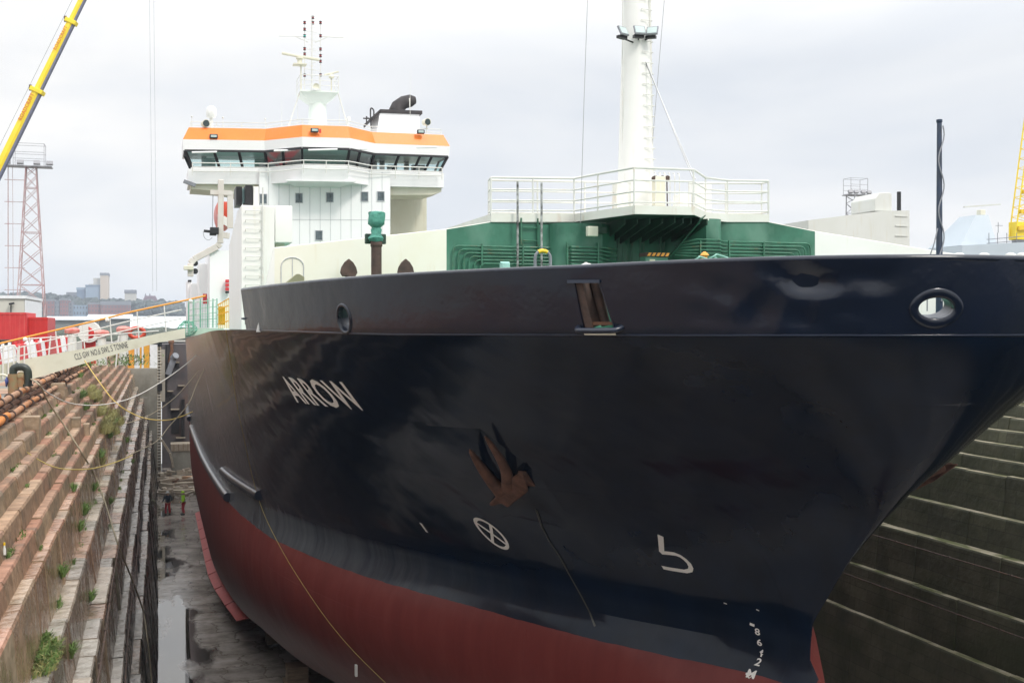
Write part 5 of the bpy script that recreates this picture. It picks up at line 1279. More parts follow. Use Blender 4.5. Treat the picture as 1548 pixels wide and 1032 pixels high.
mb=MB(); mb.box(E(259,0).x,E(271,0).x,YG2-.12,YG2-.004,E(0,655).z,E(0,620).z); mb.build('gate_recess','black',gt)
mb=MB(); mb.tube([E(254,566,-.5),E(263,541,-.6)],.30,12); mb.tube([E(262,541,-.6),E(266,537,-1)],.33,12); mb.build('gate_pipe','steelgrey',gt,smooth=50)
mb=MB(); mb.tube([E(259,518,-.3),E(260,528,-.3),E(256,548,-.3)],.16,8); mb.build('rusty_pipe','rust',gt,smooth=50)
mb=MB(); mb.cyl(E(260.5,599,-.15),E(260.5,599,.1),.26,n=16); mb.build('gate_port','black',gt)
mb=MB(); mb.ball(E(259,517,-.2),.3); mb.build('rusty_float','rust',gt)
# tall tide-gauge post with rungs
pt=thing('gauge_post','tall narrow post with ladder rungs standing against the far end of the dock','post',(E(240.5,0,-2).x,116,FZ))
x=E(240.5,0,-2).x; mb=MB(); mb.box(x-.20,x-.06,116,116.2,FZ,E(0,524,-2).z); mb.box(x+.06,x+.20,116,116.2,FZ,E(0,524,-2).z); mb.build('stile','timber_pale',pt)
mb=MB(); mb.box(x-.07,x+.07,116.05,116.15,FZ,E(0,524,-2).z); mb.build('post_core','black',pt)
for i in range(40):
    mb=MB(); z=FZ+.4+i*.29; mb.box(x-.2,x+.2,115.93,115.99,z,z+.09); mb.build('rung','citypale',pt)
mb=MB(); mb.box(x-.42,x+.30,115.7,116.3,E(0,590,-2).z,E(0,579,-2).z); mb.build('bracket','black',pt,bevel=.03)
# timber, box, and rubble at the foot
bxo=thing('timber_crate','pale boxed timber platform on grey posts at the foot of the dock gate','crate',(E(272,0,-5).x,113,FZ))
mb=MB(); mb.box(E(258,0,-5).x,E(289,0,-5).x,113,115,E(0,682,-5).z,E(0,671,-5).z); mb.build('box_body','timber_pale',bxo,bevel=.03)
mb=MB(); mb.box(E(259,0,-5).x,E(289,0,-5).x,113.1,115,FZ,E(0,682,-5).z-.003); mb.build('box_base','concrete',bxo)
for u in (263,270,277,284):
    mb=MB(); mb.box(E(u,0,-5).x-.04,E(u,0,-5).x+.04,112.95,112.99,E(0,681,-5).z,E(0,671,-5).z); mb.build('batten','timber',bxo)
def plank(a,b,w,h,lab,m_='timber'):
    mb=MB(); mb.beam(a,b,w,h); o=mb.build('timber_baulk',m_,bevel=.01); tag(o,lab,'timber'); return o
plank(E(244,664,-5.5),E(256,683,-5.5),.22,.22,'slanting timber strut leaning to the left end of the boxed crate','timber_pale')
plank(E(257,684,-5.8),E(262,706,-5.8),.4,.2,'short upright timber board propped under the boxed crate','timber_pale')
rnd=random.Random(11)
for i in range(46):
    X=rnd.uniform(.25,3.4); Y=rnd.uniform(98,112); L_=rnd.uniform(.5,1.8); a=rnd.uniform(-.6,.6); z=FZ+.08+rnd.uniform(0,.6)*(1 if Y>103 else .2)
    mb=MB()
    if i%4: mb.cbox((X,Y,z),(L_,rnd.uniform(.15,.35),rnd.uniform(.12,.3)),rz=a,ry=rnd.uniform(-.18,.18))
    else: mb.ball((X,Y,z),rnd.uniform(.18,.4),(1.2,1,.6),7,5)
    o=mb.build('rubble_piece','timber_pale' if i%3 else 'rubble'); tag(o,'broken timber and stone rubble lying at the far end of the dock floor','rubble','rubble by the dock gate')
for k,(v,m_,lab) in enumerate(((742,'timber_pale','pale flat plank, nearest of three lying across the dock floor behind the workers'),(731,'timber_pale','pale flat plank, middle of three lying across the dock floor'),(722,'handrail_orange','faded orange sleeper, farthest of the three lying across the dock floor'))):
    p=PZ(262,v,FZ+.15); mb=MB(); mb.cbox((p.x+.6,p.y,FZ+.13),(2.5,.55,.24),rz=.03*k); o=mb.build('timber_baulk',m_ if m_!='handrail_orange' else mat('faded_orange',(.42,.24,.13),(.32,.2,.12),rough=.8,sc=3),bevel=.02); tag(o,lab,'timber')
p=PZ(264,733,FZ); mb=MB()
for i in range(9): mb.cbox((p.x+rnd.uniform(-.6,.6),p.y+rnd.uniform(-.5,.5),FZ+.15+rnd.uniform(0,.35)),(rnd.uniform(.3,.8),.2,.18),rz=rnd.uniform(0,3),ry=rnd.uniform(-.4,.4))
o=mb.build('rubble_heap','rust'); tag(o,'rusty brown heap of scrap on the dock floor behind the two workers','rubble')

# ---- workers
def person(cx,cy,face,label,jm,hm,tilt=0,arm=0.3):
    th=thing('person',label,'person',(cx,cy,FZ))
    def T(p): 
        x,y,z=p; c,s=math.cos(face),math.sin(face); return Vector((x*c-y*s,x*s+y*c,z))
    def skin(name,vs,es,rad,m_,par=th,root=0,sub=1):
        me=bpy.data.meshes.new(name); me.from_pydata([T(v) for v in vs],es,[]); me.materials.append(MATS[m_])
        o=bpy.data.objects.new(name,me); COL.objects.link(o); o.parent=par; o['_w']=tuple(th.location)
        md=o.modifiers.new('skin','SKIN'); sv=me.skin_vertices
        if not sv:
            bm=bmesh.new(); bm.from_mesh(me); bm.verts.layers.skin.verify(); bm.to_mesh(me); bm.free(); sv=me.skin_vertices
        for i,r in enumerate(rad): sv[0].data[i].radius=(r,r) if not isinstance(r,tuple) else r
        sv[0].data[root].use_root=True
        md.use_smooth_shade=True
        s=o.modifiers.new('sub','SUBSURF'); s.levels=sub; s.render_levels=sub; return o
    # joints (facing +y)
    hip=(0,0,.95); ch=(0,.02,1.32); nk=(0,.02,1.50); hd=(0,.04,1.60); tp=(0,.03,1.72)
    vs=[hip,ch,nk,hd,tp]; es=[(0,1),(1,2),(2,3),(3,4)]; rad=[.14,.15,.055,.088,.07]
    for s in (-1,1):
        b=len(vs); vs+=[(s*.10,0,.90),(s*.13,.03,.50),(s*.15,-.03,.09),(s*.16,.14,.04)]; es+=[(0,b),(b,b+1),(b+1,b+2),(b+2,b+3)]; rad+=[.10,.065,.05,.04]
        b=len(vs); e=(s*.30,-.02,1.16); w_=(s*(.30+.05*arm),.12+.2*arm,.95+.12*arm); vs+=[(s*.19,.01,1.43),e,w_,(w_[0],w_[1]+.05,w_[2]-.05)]; es+=[(1,b),(b,b+1),(b+1,b+2),(b+2,b+3)]; rad+=[.06,.045,.03,.034]
        pm=len(vs)-1
        for k in range(4):
            c=len(vs); o_=(k-1.5)*.020; vs+=[(w_[0]+o_,w_[1]+.09,w_[2]-.085),(w_[0]+o_,w_[1]+.10,w_[2]-.125+.004*abs(k-1))]; es+=[(pm,c),(c,c+1)]; rad+=[.009,.008]
        c=len(vs); vs+=[(w_[0]-s*.035,w_[1]+.05,w_[2]-.08)]; es+=[(pm,c)]; rad+=[.010]
    body=skin('body',vs,es,rad,'skin')
    # trousers
    vs=[(0,0,.98)];es=[];rad=[.155]
    for s in (-1,1):
        b=len(vs); vs+=[(s*.10,0,.88),(s*.13,.03,.50),(s*.15,-.03,.13)]; es+=[(0,b),(b,b+1),(b+1,b+2)]; rad+=[.12,.088,.078]
    skin('trousers',vs,es,rad,'trousers_red')
    vs=[(0,0,.88),(0,.01,1.12),(0,.02,1.38),(0,.02,1.50)]; es=[(0,1),(1,2),(2,3)]; rad=[.185,.18,.175,.09]
    for s in (-1,1):
        b=len(vs); e=(s*.31,-.02,1.16); w_=(s*(.30+.05*arm),.11+.2*arm,.97+.12*arm); vs+=[(s*.20,.01,1.41),e,w_]; es+=[(2,b),(b,b+1),(b+1,b+2)]; rad+=[.085,.068,.055]
    j=skin('jacket',vs,es,rad,jm)
    mb=MB(); o0=Vector(th['_w'])
    if jm=='hivis':
        for z in (1.02,1.2): mb.lathe(o0+Vector((0,.01,z)),[(.19,0),(.192,.05)],16)
        mb.build('reflective_band','reflective',th)
    mb=MB(); mb.lathe(o0+T((0,.035,1.66)),[(.155,0),(.13,.01),(.125,.05),(.105,.10),(.06,.135),(0,.145)],18); mb.build('safety_helmet',hm,th,smooth=60)
    for s in (-1,1):
        mb=MB(); c=T((s*.15,.05,.055)); mb.cbox(o0+c,(.11,.28,.11),rz=face); mb.build('boot','boot',th,bevel=.03)
    # face: nose, eyes, mouth
    mb=MB(); mb.ball(o0+T((0,.135,1.60)),.018,(1,1,1.4),8,5); mb.build('nose','skin',th,smooth=60)
    for s in (-1,1):
        mb=MB(); mb.ball(o0+T((s*.033,.118,1.625)),.010,n=8,m=5); mb.build('eye','black',th); mb=MB(); mb.ball(o0+T((s*.092,.03,1.60)),.022,(.5,1,1.5),8,5); mb.build('ear','skin',th,smooth=60)
    mb=MB(); mb.cbox(o0+T((0,.122,1.56)),(.045,.01,.008),rz=face); mb.build('mouth','red',th)
    return th
a=PZ(253.5,778,FZ); person(a.x,a.y,R(10),'worker in dark jacket, red trousers and white helmet standing on the dock floor','jacket_dark','helmet',arm=.5)
a=PZ(277,777.5,FZ); person(a.x,a.y,R(100),'worker in lime green high-visibility jacket and red trousers on the dock floor','hivis','hivis',arm=.2)

# ---- grass in the joints of the wall
def blades(cl,name,m_,lab):
    mb=MB(); rnd=random.Random(len(cl))
    for (c,r,n,h) in cl:
        for i in range(n):
            a=rnd.uniform(0,6.28); q=r*math.sqrt(rnd.random()); p=Vector(c)+Vector((math.cos(a)*q*.5,math.sin(a)*q*3.2,rnd.uniform(-.03,.03)))
            l=h*rnd.uniform(.4,1.1); t=Vector((rnd.uniform(-.6,.8),rnd.uniform(-.6,.6),1)).normalized()*l; w=Vector((math.cos(a+1),math.sin(a+1),0))*rnd.uniform(.006,.016)
            m2=p+t*.6; e=p+t+Vector((t.x*.5,t.y*.5,-l*.25)); mb.add([p-w,p+w,m2+w*.8,m2-w*.8,e],[(0,1,2,3),(3,2,4)])
    o=mb.build(name,m_); tag(o,lab,'grass',kind='stuff')
cl=[]; 
def onwall(u,v):
    """world point on the left wall's steps for a direction given by its image point"""
    r=(UVP-u)/(v-HV)*CA; best=None
    for (xa,za),(xb,zb) in zip(prof,prof[1:]):
        if abs(za-zb)<.05:      # tread
            X=-r*abs(za)
            if xb-.02<=X<=xa+.02: best=(X,za)
        else:
            ra,rb=-xa/abs(za),-xb/abs(zb)
            if ra<=r<=rb: f=(r-ra)/(rb-ra+1e-9); best=best or (xa+(xb-xa)*f,za+(zb-za)*f)
    if best is None: return PZ(u,v,-4)
    X,Z=best; t=F*abs(Z)/(v-HV); return Vector((X,(t-X*SA)/CA,Z))
def on(u,v,Z): return onwall(u,v)+Vector((.03,0,.02))
for u,v,Z,r,n,h in ((122,600,-3.3,.35,260,.45),(128,618,-3.7,.3,200,.4),(62,985,-6.85,.32,520,.22),(70,1000,-6.85,.3,300,.2),(78,992,-6.85,.25,260,.2),(90,870,-6.9,.14,120,.35),(125,775,-5.9,.16,240,.4),(118,800,-5.95,.12,120,.35),(135,905,-6.95,.14,120,.3),(140,740,-4.9,.12,120,.35),(150,690,-5.9,.2,160,.4),(163,660,-5.9,.3,200,.45),(170,640,-5.9,.3,220,.5),(105,990,-6.95,.1,100,.3),(165,760,-6.95,.12,120,.3),(120,570,-2.6,.3,160,.35),(115,545,-2.3,.4,200,.5),(190,668,-6.9,.2,100,.4),(110,742,-4.7,.1,80,.3),(200,700,-8.5,.1,70,.3)):
    cl.append((on(u,v,Z),r,n,h))
rw=random.Random(77)
for i in range(64):
    k=rw.choice([5,7,9,11,13,15,17,19]); xa,za=prof[k]; xb,zb=prof[k+1]; y=14+62*rw.random()**1.3
    cl.append((Vector((xb+.04,y,za+.01)),rw.uniform(.05,.22),int(rw.uniform(12,70)),rw.uniform(.05,.16)))
blades(cl,'green_weeds','grass_green','bright green weeds growing in the joints of the left dock wall')
cl=[]
for u,v,Z,r,n,h in ((150,625,-4.2,.6,700,.6),(160,640,-4.7,.6,600,.6),(145,605,-3.8,.5,400,.5),(172,655,-5.9,.4,300,.5),(140,600,-3.8,.7,700,.5),(135,590,-3.4,.6,500,.4),(160,650,-4.7,.7,700,.6),(178,640,-5,.6,500,.5),(75,995,-6.85,.35,240,.18),(60,998,-6.85,.35,240,.18),(170,630,-5.0,.6,300,.6),(152,700,-5.9,.2,120,.4)):
    cl.append((on(u,v,Z),r,n,h))
blades(cl,'dry_grass','grass_dry','dry straw coloured grass on the middle ledges of the left dock wall')
# yellow marker on a ledge at far left
p=onwall(6,838); mb=MB(); mb.lathe((p.x,p.y,p.z),[(.03,0),(.03,.10),(.018,.13),(.018,.17)],10); o=mb.build('small_bottle','railwhite',smooth=40); tag(o,'small white bottle with a yellow cap standing on a ledge at the far left','bottle')
mb=MB(); mb.cyl((p.x,p.y,p.z+.17),(p.x,p.y,p.z+.22),.02,n=10); mb.build('bottle_cap','yellow',o)
# ---- pipes along the left coping
rnd=random.Random(4)
def pipe_run(x,z,r,y0,y1,m_,lab,grp=None):
    t=thing('quay_pipe',lab,'pipe',(x,y0,z-r),grp)
    mb=MB(); pts=[(x+.03*math.sin(i*.9),y0+(y1-y0)*i/20,z+.015*math.sin(i*1.7)) for i in range(21)]; mb.tube(pts,r,12); mb.build('pipe_body',m_,t,smooth=50)
    n=int((y1-y0)/2.3)
    for i in range(n):
        y=y0+1+(i+.5*rnd.random())*2.3; mb=MB(); mb.cyl((x,y-.05,z),(x,y+.05,z),r*1.42,n=14); mb.build('coupling','rust_brown',t,smooth=40)
pipe_run(-4.06,-2.12,.095,27,72,'pipe_rust','upper rusty brown pipe with couplings along the left dock edge')
pipe_run(-3.80,-2.46,.085,27,72,'pipe_rust','lower rusty brown pipe along the left dock edge nearest the steps')
pipe_run(-4.16,-2.42,.075,30,60,'rust','thin dark rusty pipe tucked under the upper quay pipe')
pipe_run(-4.10,-1.96,.12,18,33,'pipe_orange','bright orange pipe lying on the brown pipes at the far left')
pipe_run(-3.72,-2.40,.10,18,32,'pipe_orange','orange pipe nearest the steps at the far left of the quay edge')
mb=MB()
for i in range(14): mb.box(-4.3,-3.7,30+i*3.1,30.25+i*3.1,-2.62,-2.56)
o=mb.build('pipe_bearers','timber'); tag(o,'short timber bearers under the quay pipes','timber')
# valve assembly with black bend
P=lambda u,v,Y=39.0: Vector(PY(u,v,Y))
va=thing('pump_valve','black bent suction pipe and blue-handled valve on the left dock edge','valve',(P(25,0).x,39,QZ))
mb=MB(); mb.tube(smoothpath([P(22,600),P(20,562),P(22,556),P(28,554.5),P(36,555),P(41,559),P(42.5,566),P(42.5,582)],5),.12,12); mb.build('black_bend','blackpipe',va,smooth=60)
mb=MB(); mb.cyl(P(20.5,565),P(20.5,595),.17,n=14); mb.cyl(P(27,569),P(36,569),.14,n=14); mb.cyl(P(31,566),P(31,585),.13,n=14); mb.build('valve_body',mat('valve_olive',(.22,.20,.10),(.3,.15,.07),rough=.7,sc=5),va,smooth=50)
mb=MB(); mb.tube([P(8,577),P(23,574)],.09,10); mb.cyl(P(9,577),P(11,577),.16,n=12); mb.build('blue_stub',mat('blue_paint',(.05,.07,.25),rough=.5),va,smooth=50)
mb=MB(); mb.lathe(P(25.5,554.5),[(.14,-.03),(.14,.03)],14,ax=(1,0,0)); mb.build('flange','blackpipe',va,smooth=40); mb=MB(); mb.lathe(P(42,582),[(.17,-.03),(.17,.03)],14); mb.build('flange','blackpipe',va,smooth=40)
mb=MB(); c=P(3,590); mb.tube([c+Vector((.33*math.cos(a),.05*a,.5*math.sin(a))) for a in [i*.3 for i in range(12)]],.04,8); mb.build('coiled_hose','cream',va,smooth=60)
# ---- gangway from the quay up to the ship
gw=thing('gangway','cream steel gangway reaching from the left quay to the ship, lettered CLS GW NO.6','gangway',(-6,49,-2))
GY=50.0
def H(u,v,dy=0): return Vector(PY(u,v,GY+dy))
def gl(u,tab): return itp(u,tab)
top_=[(-60,574),(0,551),(45,541),(115,529),(190,515),(275,496)]
bot_=[(-60,606),(0,586),(45,574),(115,553),(190,531),(240,517.5),(279,511)]
for dy in (0,1.3):
    mb=MB(); us=[-60,0,45,115,190,240,280]
    poly=[H(u,itp(u,top_),dy) for u in us]+[H(u,itp(u,bot_),dy) for u in us[::-1]]
    mb.prism(poly,(0,.07,0)); mb.build('side_beam','beam',gw)
mb=MB(); mb.prism([H(-60,596,.1),H(279,507,.1),H(279,507,1.28),H(-60,596,1.28)],(0,0,.06)); mb.build('walkway','beam',gw)
hr=[(-60,533),(0,519),(80,500),(140,486),(200,471),(275,455),(311,447)]
for dy in (-.02,1.3):
    mb=MB(); mb.tube([H(u,v,dy) for u,v in hr],.038,8); mb.build('handrail','handrail_orange',gw,smooth=50)
    for off,uu in ((13,275),(26,275)):
        mb=MB(); mb.tube([H(u,v+off*(1+.0*u),dy) for u,v in hr if u<=uu],.026,6); mb.build('guard_rail','railwhite',gw,smooth=50)
    for u in (-30,3,44,84,125,166,207,248):
        mb=MB(); mb.tube([H(u+3,itp(u+3,top_),dy),H(u,itp(u,hr),dy)],.026,6); mb.build('stanchion','railwhite',gw)
for u in (38,162,288): 
    mb=MB(); mb.ball(H(u,itp(u,hr)+3,-.1),.09,n=10,m=6); mb.build('walkway_light','radome',gw)
# lettering on the beam, following its slope
def beam_text(txt,u0,u1,v0,v1,h,Yp,name,m_,par):
    v,f=text_mesh(txt,1.0,.0,1.05); x0=min(p.x for p in v);x1=max(p.x for p in v); y0=min(p.y for p in v); y1=max(p.y for p in v)
    A_=Vector(PY(u0,v0,Yp)); B_=Vector(PY(u1,v1,Yp)); d_=(B_-A_); n=Vector((-d_.z,0,d_.x)).normalized()
    mb=MB(); mb.add([A_+d_*((p.x-x0)/(x1-x0))+n*((p.y-y0)/(y1-y0)*h) for p in v],f); return mb.build(name,m_,par)
beam_text('CLS GW NO.6 SWL 5 TONNE',114,194,544,525,.25,GY-.012,'painted_lettering','lettergrey',gw)
# left-hand landing frame with bars
for u in range(-20,40,8):
    mb=MB(); mb.tube([H(u,596,-.1),H(u+1,522,-.1)],.03,6); mb.build('landing_bar','railwhite',gw)
mb=MB(); mb.tube([H(-30,528,-.1),H(2,527,-.1),H(8,523,-.1),H(22,522,-.1),H(27,530,-.1),H(25,600,-.1)],.035,6); mb.build('landing_frame','railwhite',gw,smooth=50)
# ---- red and white plastic barriers along the quay behind the gangway
def barrier(m_):
    t=thing('traffic_barrier','white plastic road barrier','barrier',(0,0,QZ)); o=Vector((0,0,QZ))
    mb=MB(); mb.hexa([o+Vector(p) for p in [(-.32,-.5,0),(.32,-.5,0),(.32,.5,0),(-.32,.5,0),(-.17,-.48,1.15),(.17,-.48,1.15),(.17,.48,1.15),(-.17,.48,1.15)]]); mb.build('barrier_body',m_,t,bevel=.04)
    mb=MB(); mb.cyl(o+Vector((0,0,1.14)),o+Vector((0,0,1.32)),.08,n=10); mb.build('barrier_knob',m_,t); return t
pr={'red':barrier('container_red'),'white':barrier('clad_white')}; used=set()
cols=['red','white','white','red','red','white','white','red','white','red','red','red','white','red','white','white','red','white']
for i,cn in enumerate(cols):
    x=-7.2-.02*i; y=57+i*2.9
    t=pr[cn] if cn not in used else copy_tree(pr[cn]); used.add(cn); t.location=(x,y,QZ); t.rotation_euler=(0,0,R(rnd.uniform(-9,9)))
    t['label']='red plastic road barrier in the row behind the gangway' if cn=='red' else 'white plastic road barrier in the row behind the gangway'; t['group']='red barriers in the row' if cn=='red' else 'white barriers in the row'
# quay fence posts with rope, teal shrubby stuff behind
def bollard_light(u,v,lab,Y=66):
    p=PY(u,v,Y); t=thing('warning_post',lab,'post',(p.x,Y,QZ)); mb=MB(); mb.cyl((p.x,Y,QZ),(p.x,Y,p.z-.2),.28,.22,n=14); mb.build('post','railwhite',t,smooth=40)
    mb=MB(); mb.lathe((p.x,Y,p.z-.2),[(.22,0),(.38,.04),(.40,.22),(.3,.32),(.1,.36)],16); mb.build('red_cap','pale_red',t,smooth=50)
bollard_light(109,499,'white post with round red cap, leftmost of four beyond the gangway'); bollard_light(154,503,'white post with round red cap, shorter one left of the middle'); bollard_light(187,497,'white post with round red cap, beside the orange life ring'); 
p=PY(133,507,68); t=thing('hose_reel','round red and white hose reel housing beyond the gangway','hose reel',(p.x,68,QZ)); mb=MB(); mb.cyl(p+Vector((-.15,0,.1)),p+Vector((.25,.3,.1)),.52,n=20); mb.build('reel_drum','red',t,smooth=40); mb=MB(); mb.cyl(p+Vector((.05,-.25,.2)),p+Vector((.10,.55,.2)),.6,n=20); mb.build('reel_rim','railwhite',t,smooth=40); mb=MB(); mb.box(p.x-.3,p.x+.4,68,68.4,QZ,p.z-.2); mb.build('reel_stand','red',t)
p=PY(207,503,70); t=thing('life_ring','orange life ring lying on a stand beyond the gangway','life ring',(p.x,70,QZ)); mb=MB(); c=p; vs=[c+Vector((.42*math.cos(a),0,.30*math.sin(a))) for a in [2*math.pi*i/20 for i in range(21)]]; mb.tube(vs,.12,10,caps=False); mb.build('ring','lifeboat_red',t,smooth=60); mb=MB(); mb.cyl((p.x,70.2,QZ),(p.x,70.2,p.z),.06,n=8); mb.build('ring_stand','railwhite',t)
mb=MB()
for u in (72,106,175): 
    q=PY(u,505,63); mb.tube([(q.x,63,QZ),(q.x+.15,63,-.6)],.04,6)
mb.tube([PY(40,512,63),PY(106,508,63),PY(175,505,63),PY(240,500,63)],.03,6); o=mb.build('quay_fence','railwhite'); tag(o,'low white post-and-rail fence along the quay behind the gangway','fence')
mb=MB(); rnd=random.Random(8)
for k in range(900):
    u=rnd.choice([rnd.gauss(125,9),rnd.gauss(100,14),rnd.gauss(190,20)]); q=PY(u,0,64); b=Vector((q.x,64+rnd.uniform(-1,1.5),QZ+rnd.uniform(0,.55))); t_=Vector((rnd.uniform(-1,1),rnd.uniform(-1,1),rnd.uniform(.2,1))).normalized()*rnd.uniform(.12,.3); w=t_.cross(Vector((0,0,1))).normalized()*.04; mb.add([b-w,b+w,b+t_],[(0,1,2)])
o=mb.build('quay_weeds','grass_green'); tag(o,'straggly green weeds on the quay behind the gangway','weeds',kind='stuff')
# ---- containers, white building
def cbx(name,m_,u0,u1,v0,Y,dep,lab,cat,corr=True,side=None):
    a=PY(u0,v0,Y); b=PY(u1,v0,Y); t=thing(name,lab,cat,((a.x+b.x)/2,Y+dep/2,QZ))
    mb=MB(); mb.box(a.x,b.x,Y,Y+dep,QZ+.02,a.z); o=mb.build('container_shell',m_,t,bevel=.04)
    mb=MB(); n=int((b.x-a.x)/.28)
    for i in range(n):
        x=a.x+.15+(b.x-a.x-.3)*i/max(1,n-1); mb.box(x-.05,x+.05,Y-.05,Y-.002,QZ+.25,a.z-.15)
    mb.box(a.x,b.x,Y-.06,Y-.003,a.z-.13,a.z); mb.build('corrugation',m_,t); return t
cbx('shipping_container','container_red',-40,40,472,80,6,'large pinkish red shipping container at the left edge of the photo','container')
cbx('shipping_container','red',41.5,72,479.5,81,6,'smaller bright red shipping container beside the large one','container')
mb=MB(); p=PY(8,520,79); mb.box(p.x-.7,p.x+.4,78,79,QZ,PY(8,513,79).z); o=mb.build('equipment_case','black',bevel=.05); tag(o,'black equipment case in front of the large red container','case')
YBd=128; a=PY(-60,447,YBd); b=PY(37,447,YBd); 
bl=thing('office_building','low grey and white flat-roofed building behind the red containers','building',((a.x+b.x)/2,YBd+6,QZ))
x2=b.x+.02; c=PY(62,455,YBd+20)
mb=MB(); zt=a.z; mb.hexa([(a.x,YBd,QZ),(b.x,YBd,QZ),(c.x,YBd+20,QZ),(a.x,YBd+20,QZ),(a.x,YBd,zt),(b.x,YBd,zt),(c.x,YBd+20,zt+.1),(a.x,YBd+20,zt+.1)]); mb.build('wall','offwhite',bl)
mb=MB(); mb.hexa([(b.x+.03,YBd,QZ),(b.x+.1,YBd,QZ),(c.x+.1,YBd+20,QZ),(c.x+.03,YBd+20,QZ),(b.x+.03,YBd,zt-.4),(b.x+.1,YBd,zt-.4),(c.x+.1,YBd+20,zt-.3),(c.x+.03,YBd+20,zt-.3)]); mb.build('side_cladding','clad_white',bl)
mb=MB(); mb.hexa([(a.x,YBd-.2,zt-.25),(b.x+.15,YBd-.2,zt-.25),(c.x+.2,YBd+20,zt-.15),(a.x,YBd+20,zt-.15),(a.x,YBd-.2,zt+.06),(b.x+.15,YBd-.2,zt+.06),(c.x+.2,YBd+20,zt+.16),(a.x,YBd+20,zt+.16)]); mb.build('roof_edge','clad_white',bl)
p=PY(17,459,YBd); mb=MB(); mb.box(p.x-.05,p.x+.05,YBd-.3,YBd-.2,p.z-1.0,p.z); mb.cbox((p.x+.1,YBd-.5,p.z),(.5,.5,.2),ry=-.2); mb.build('wall_lamp','black',bl)
# ---- lattice light towers
def lattice_tower(X,Y,zb,zt,wb,wt,m_,lab,cage,lean=0,ladder=True):
    t=thing('light_tower',lab,'light tower',(X,Y,zb))
    mb=MB()
    def cr(s,u,z): f=(z-zb)/(zt-zb); w=(wb+(wt-wb)*f)/2; return Vector((X+lean*(z-zb)+s*w,Y+u*w,z))
    for s in (-1,1):
        for u in (-1,1): mb.beam(cr(s,u,zb),cr(s,u,zt),.12,.12)
    mb.build('tower_leg',m_,t); mb=MB(); n=11; z=zb
    for i in range(n):
        z0=zb+(zt-zb)*(1-(1-i/n)**1.25); z1=zb+(zt-zb)*(1-(1-(i+1)/n)**1.25)
        for u in (-1,1):
            mb.beam(cr(-1,u,z0),cr(1,u,z1) if i%2 else cr(1,u,z1),.07,.07); mb.beam(cr(1,u,z0),cr(-1,u,z1),.07,.07)
            if i%3==0: mb.beam(cr(-1,u,z0),cr(1,u,z0),.09,.09)
        for s in (-1,1): mb.beam(cr(s,-1,z0),cr(s,1,z1),.07,.07)
    mb.build('tower_bracing',m_,t)
    if ladder:
        mb=MB(); x=X-wb*.75; mb.beam((x,Y,zb),(x,Y,zt),.10,.10); mb.beam((x+.6,Y,zb),(x+.5,Y,zt),.05,.05)
        for i in range(8): mb.beam((x-.4,Y,zb+(zt-zb)*(i+.4)/8),(X-wb*.2,Y,zb+(zt-zb)*(i+.4)/8),.08,.08)
        mb.build('cage_ladder',m_,t)
    cw,ch,pw=cage; Xt=X+lean*(zt-zb)-.2
    mb=MB(); mb.box(Xt-pw/2,Xt+pw/2,Y-1,Y+1,zt,zt+.12); mb.build('platform','lattice_grey',t)
    mb=MB(); mb.beam((Xt-cw/2,Y-1,zt+.2),(Xt-cw/2,Y+1,zt+.2),.05,.05); mb.beam((Xt+cw/2,Y-1,zt+ch),(Xt+cw/2,Y+1,zt+ch),.05,.05); mb.beam((Xt-cw/2,Y-1,zt+ch),(Xt-cw/2,Y+1,zt+ch),.05,.05)
    for s in (-1,1):
        for u in (-1,1): mb.beam((Xt+s*cw/2,Y+u,zt),(Xt+s*cw/2,Y+u,zt+ch),.06,.06)
    for h in (.33,.62,1):
        for u in (-1,1): mb.beam((Xt-cw/2,Y+u,zt+ch*h),(Xt+cw/2,Y+u,zt+ch*h),.05,.05)
    mb.build('top_cage','lattice_grey',t)
    for k,s in enumerate((-.46,-.18,.18,.46)):
        mb=MB(); c=Vector((Xt+pw*s,Y-1.1,zt+.45)); mb.cbox(c,(.75,.35,.45),rx=R(-25)); mb.build('floodlight','lattice_grey',t)
YL=150; a=PY(46,253,YL); lattice_tower(a.x+.1,YL,QZ,a.z,3.5,1.15,'lattice_red','tall red and white lattice floodlight tower left of the ship',(3.5,2.8,5.2))
YL2=150; a=PY(1295,296,YL2); lattice_tower(a.x,YL2,QZ,a.z,2.6,2.2,'lattice_grey','small grey lattice floodlight tower top beyond the right side of the ship',(3.0,2.6,3.6),ladder=False)
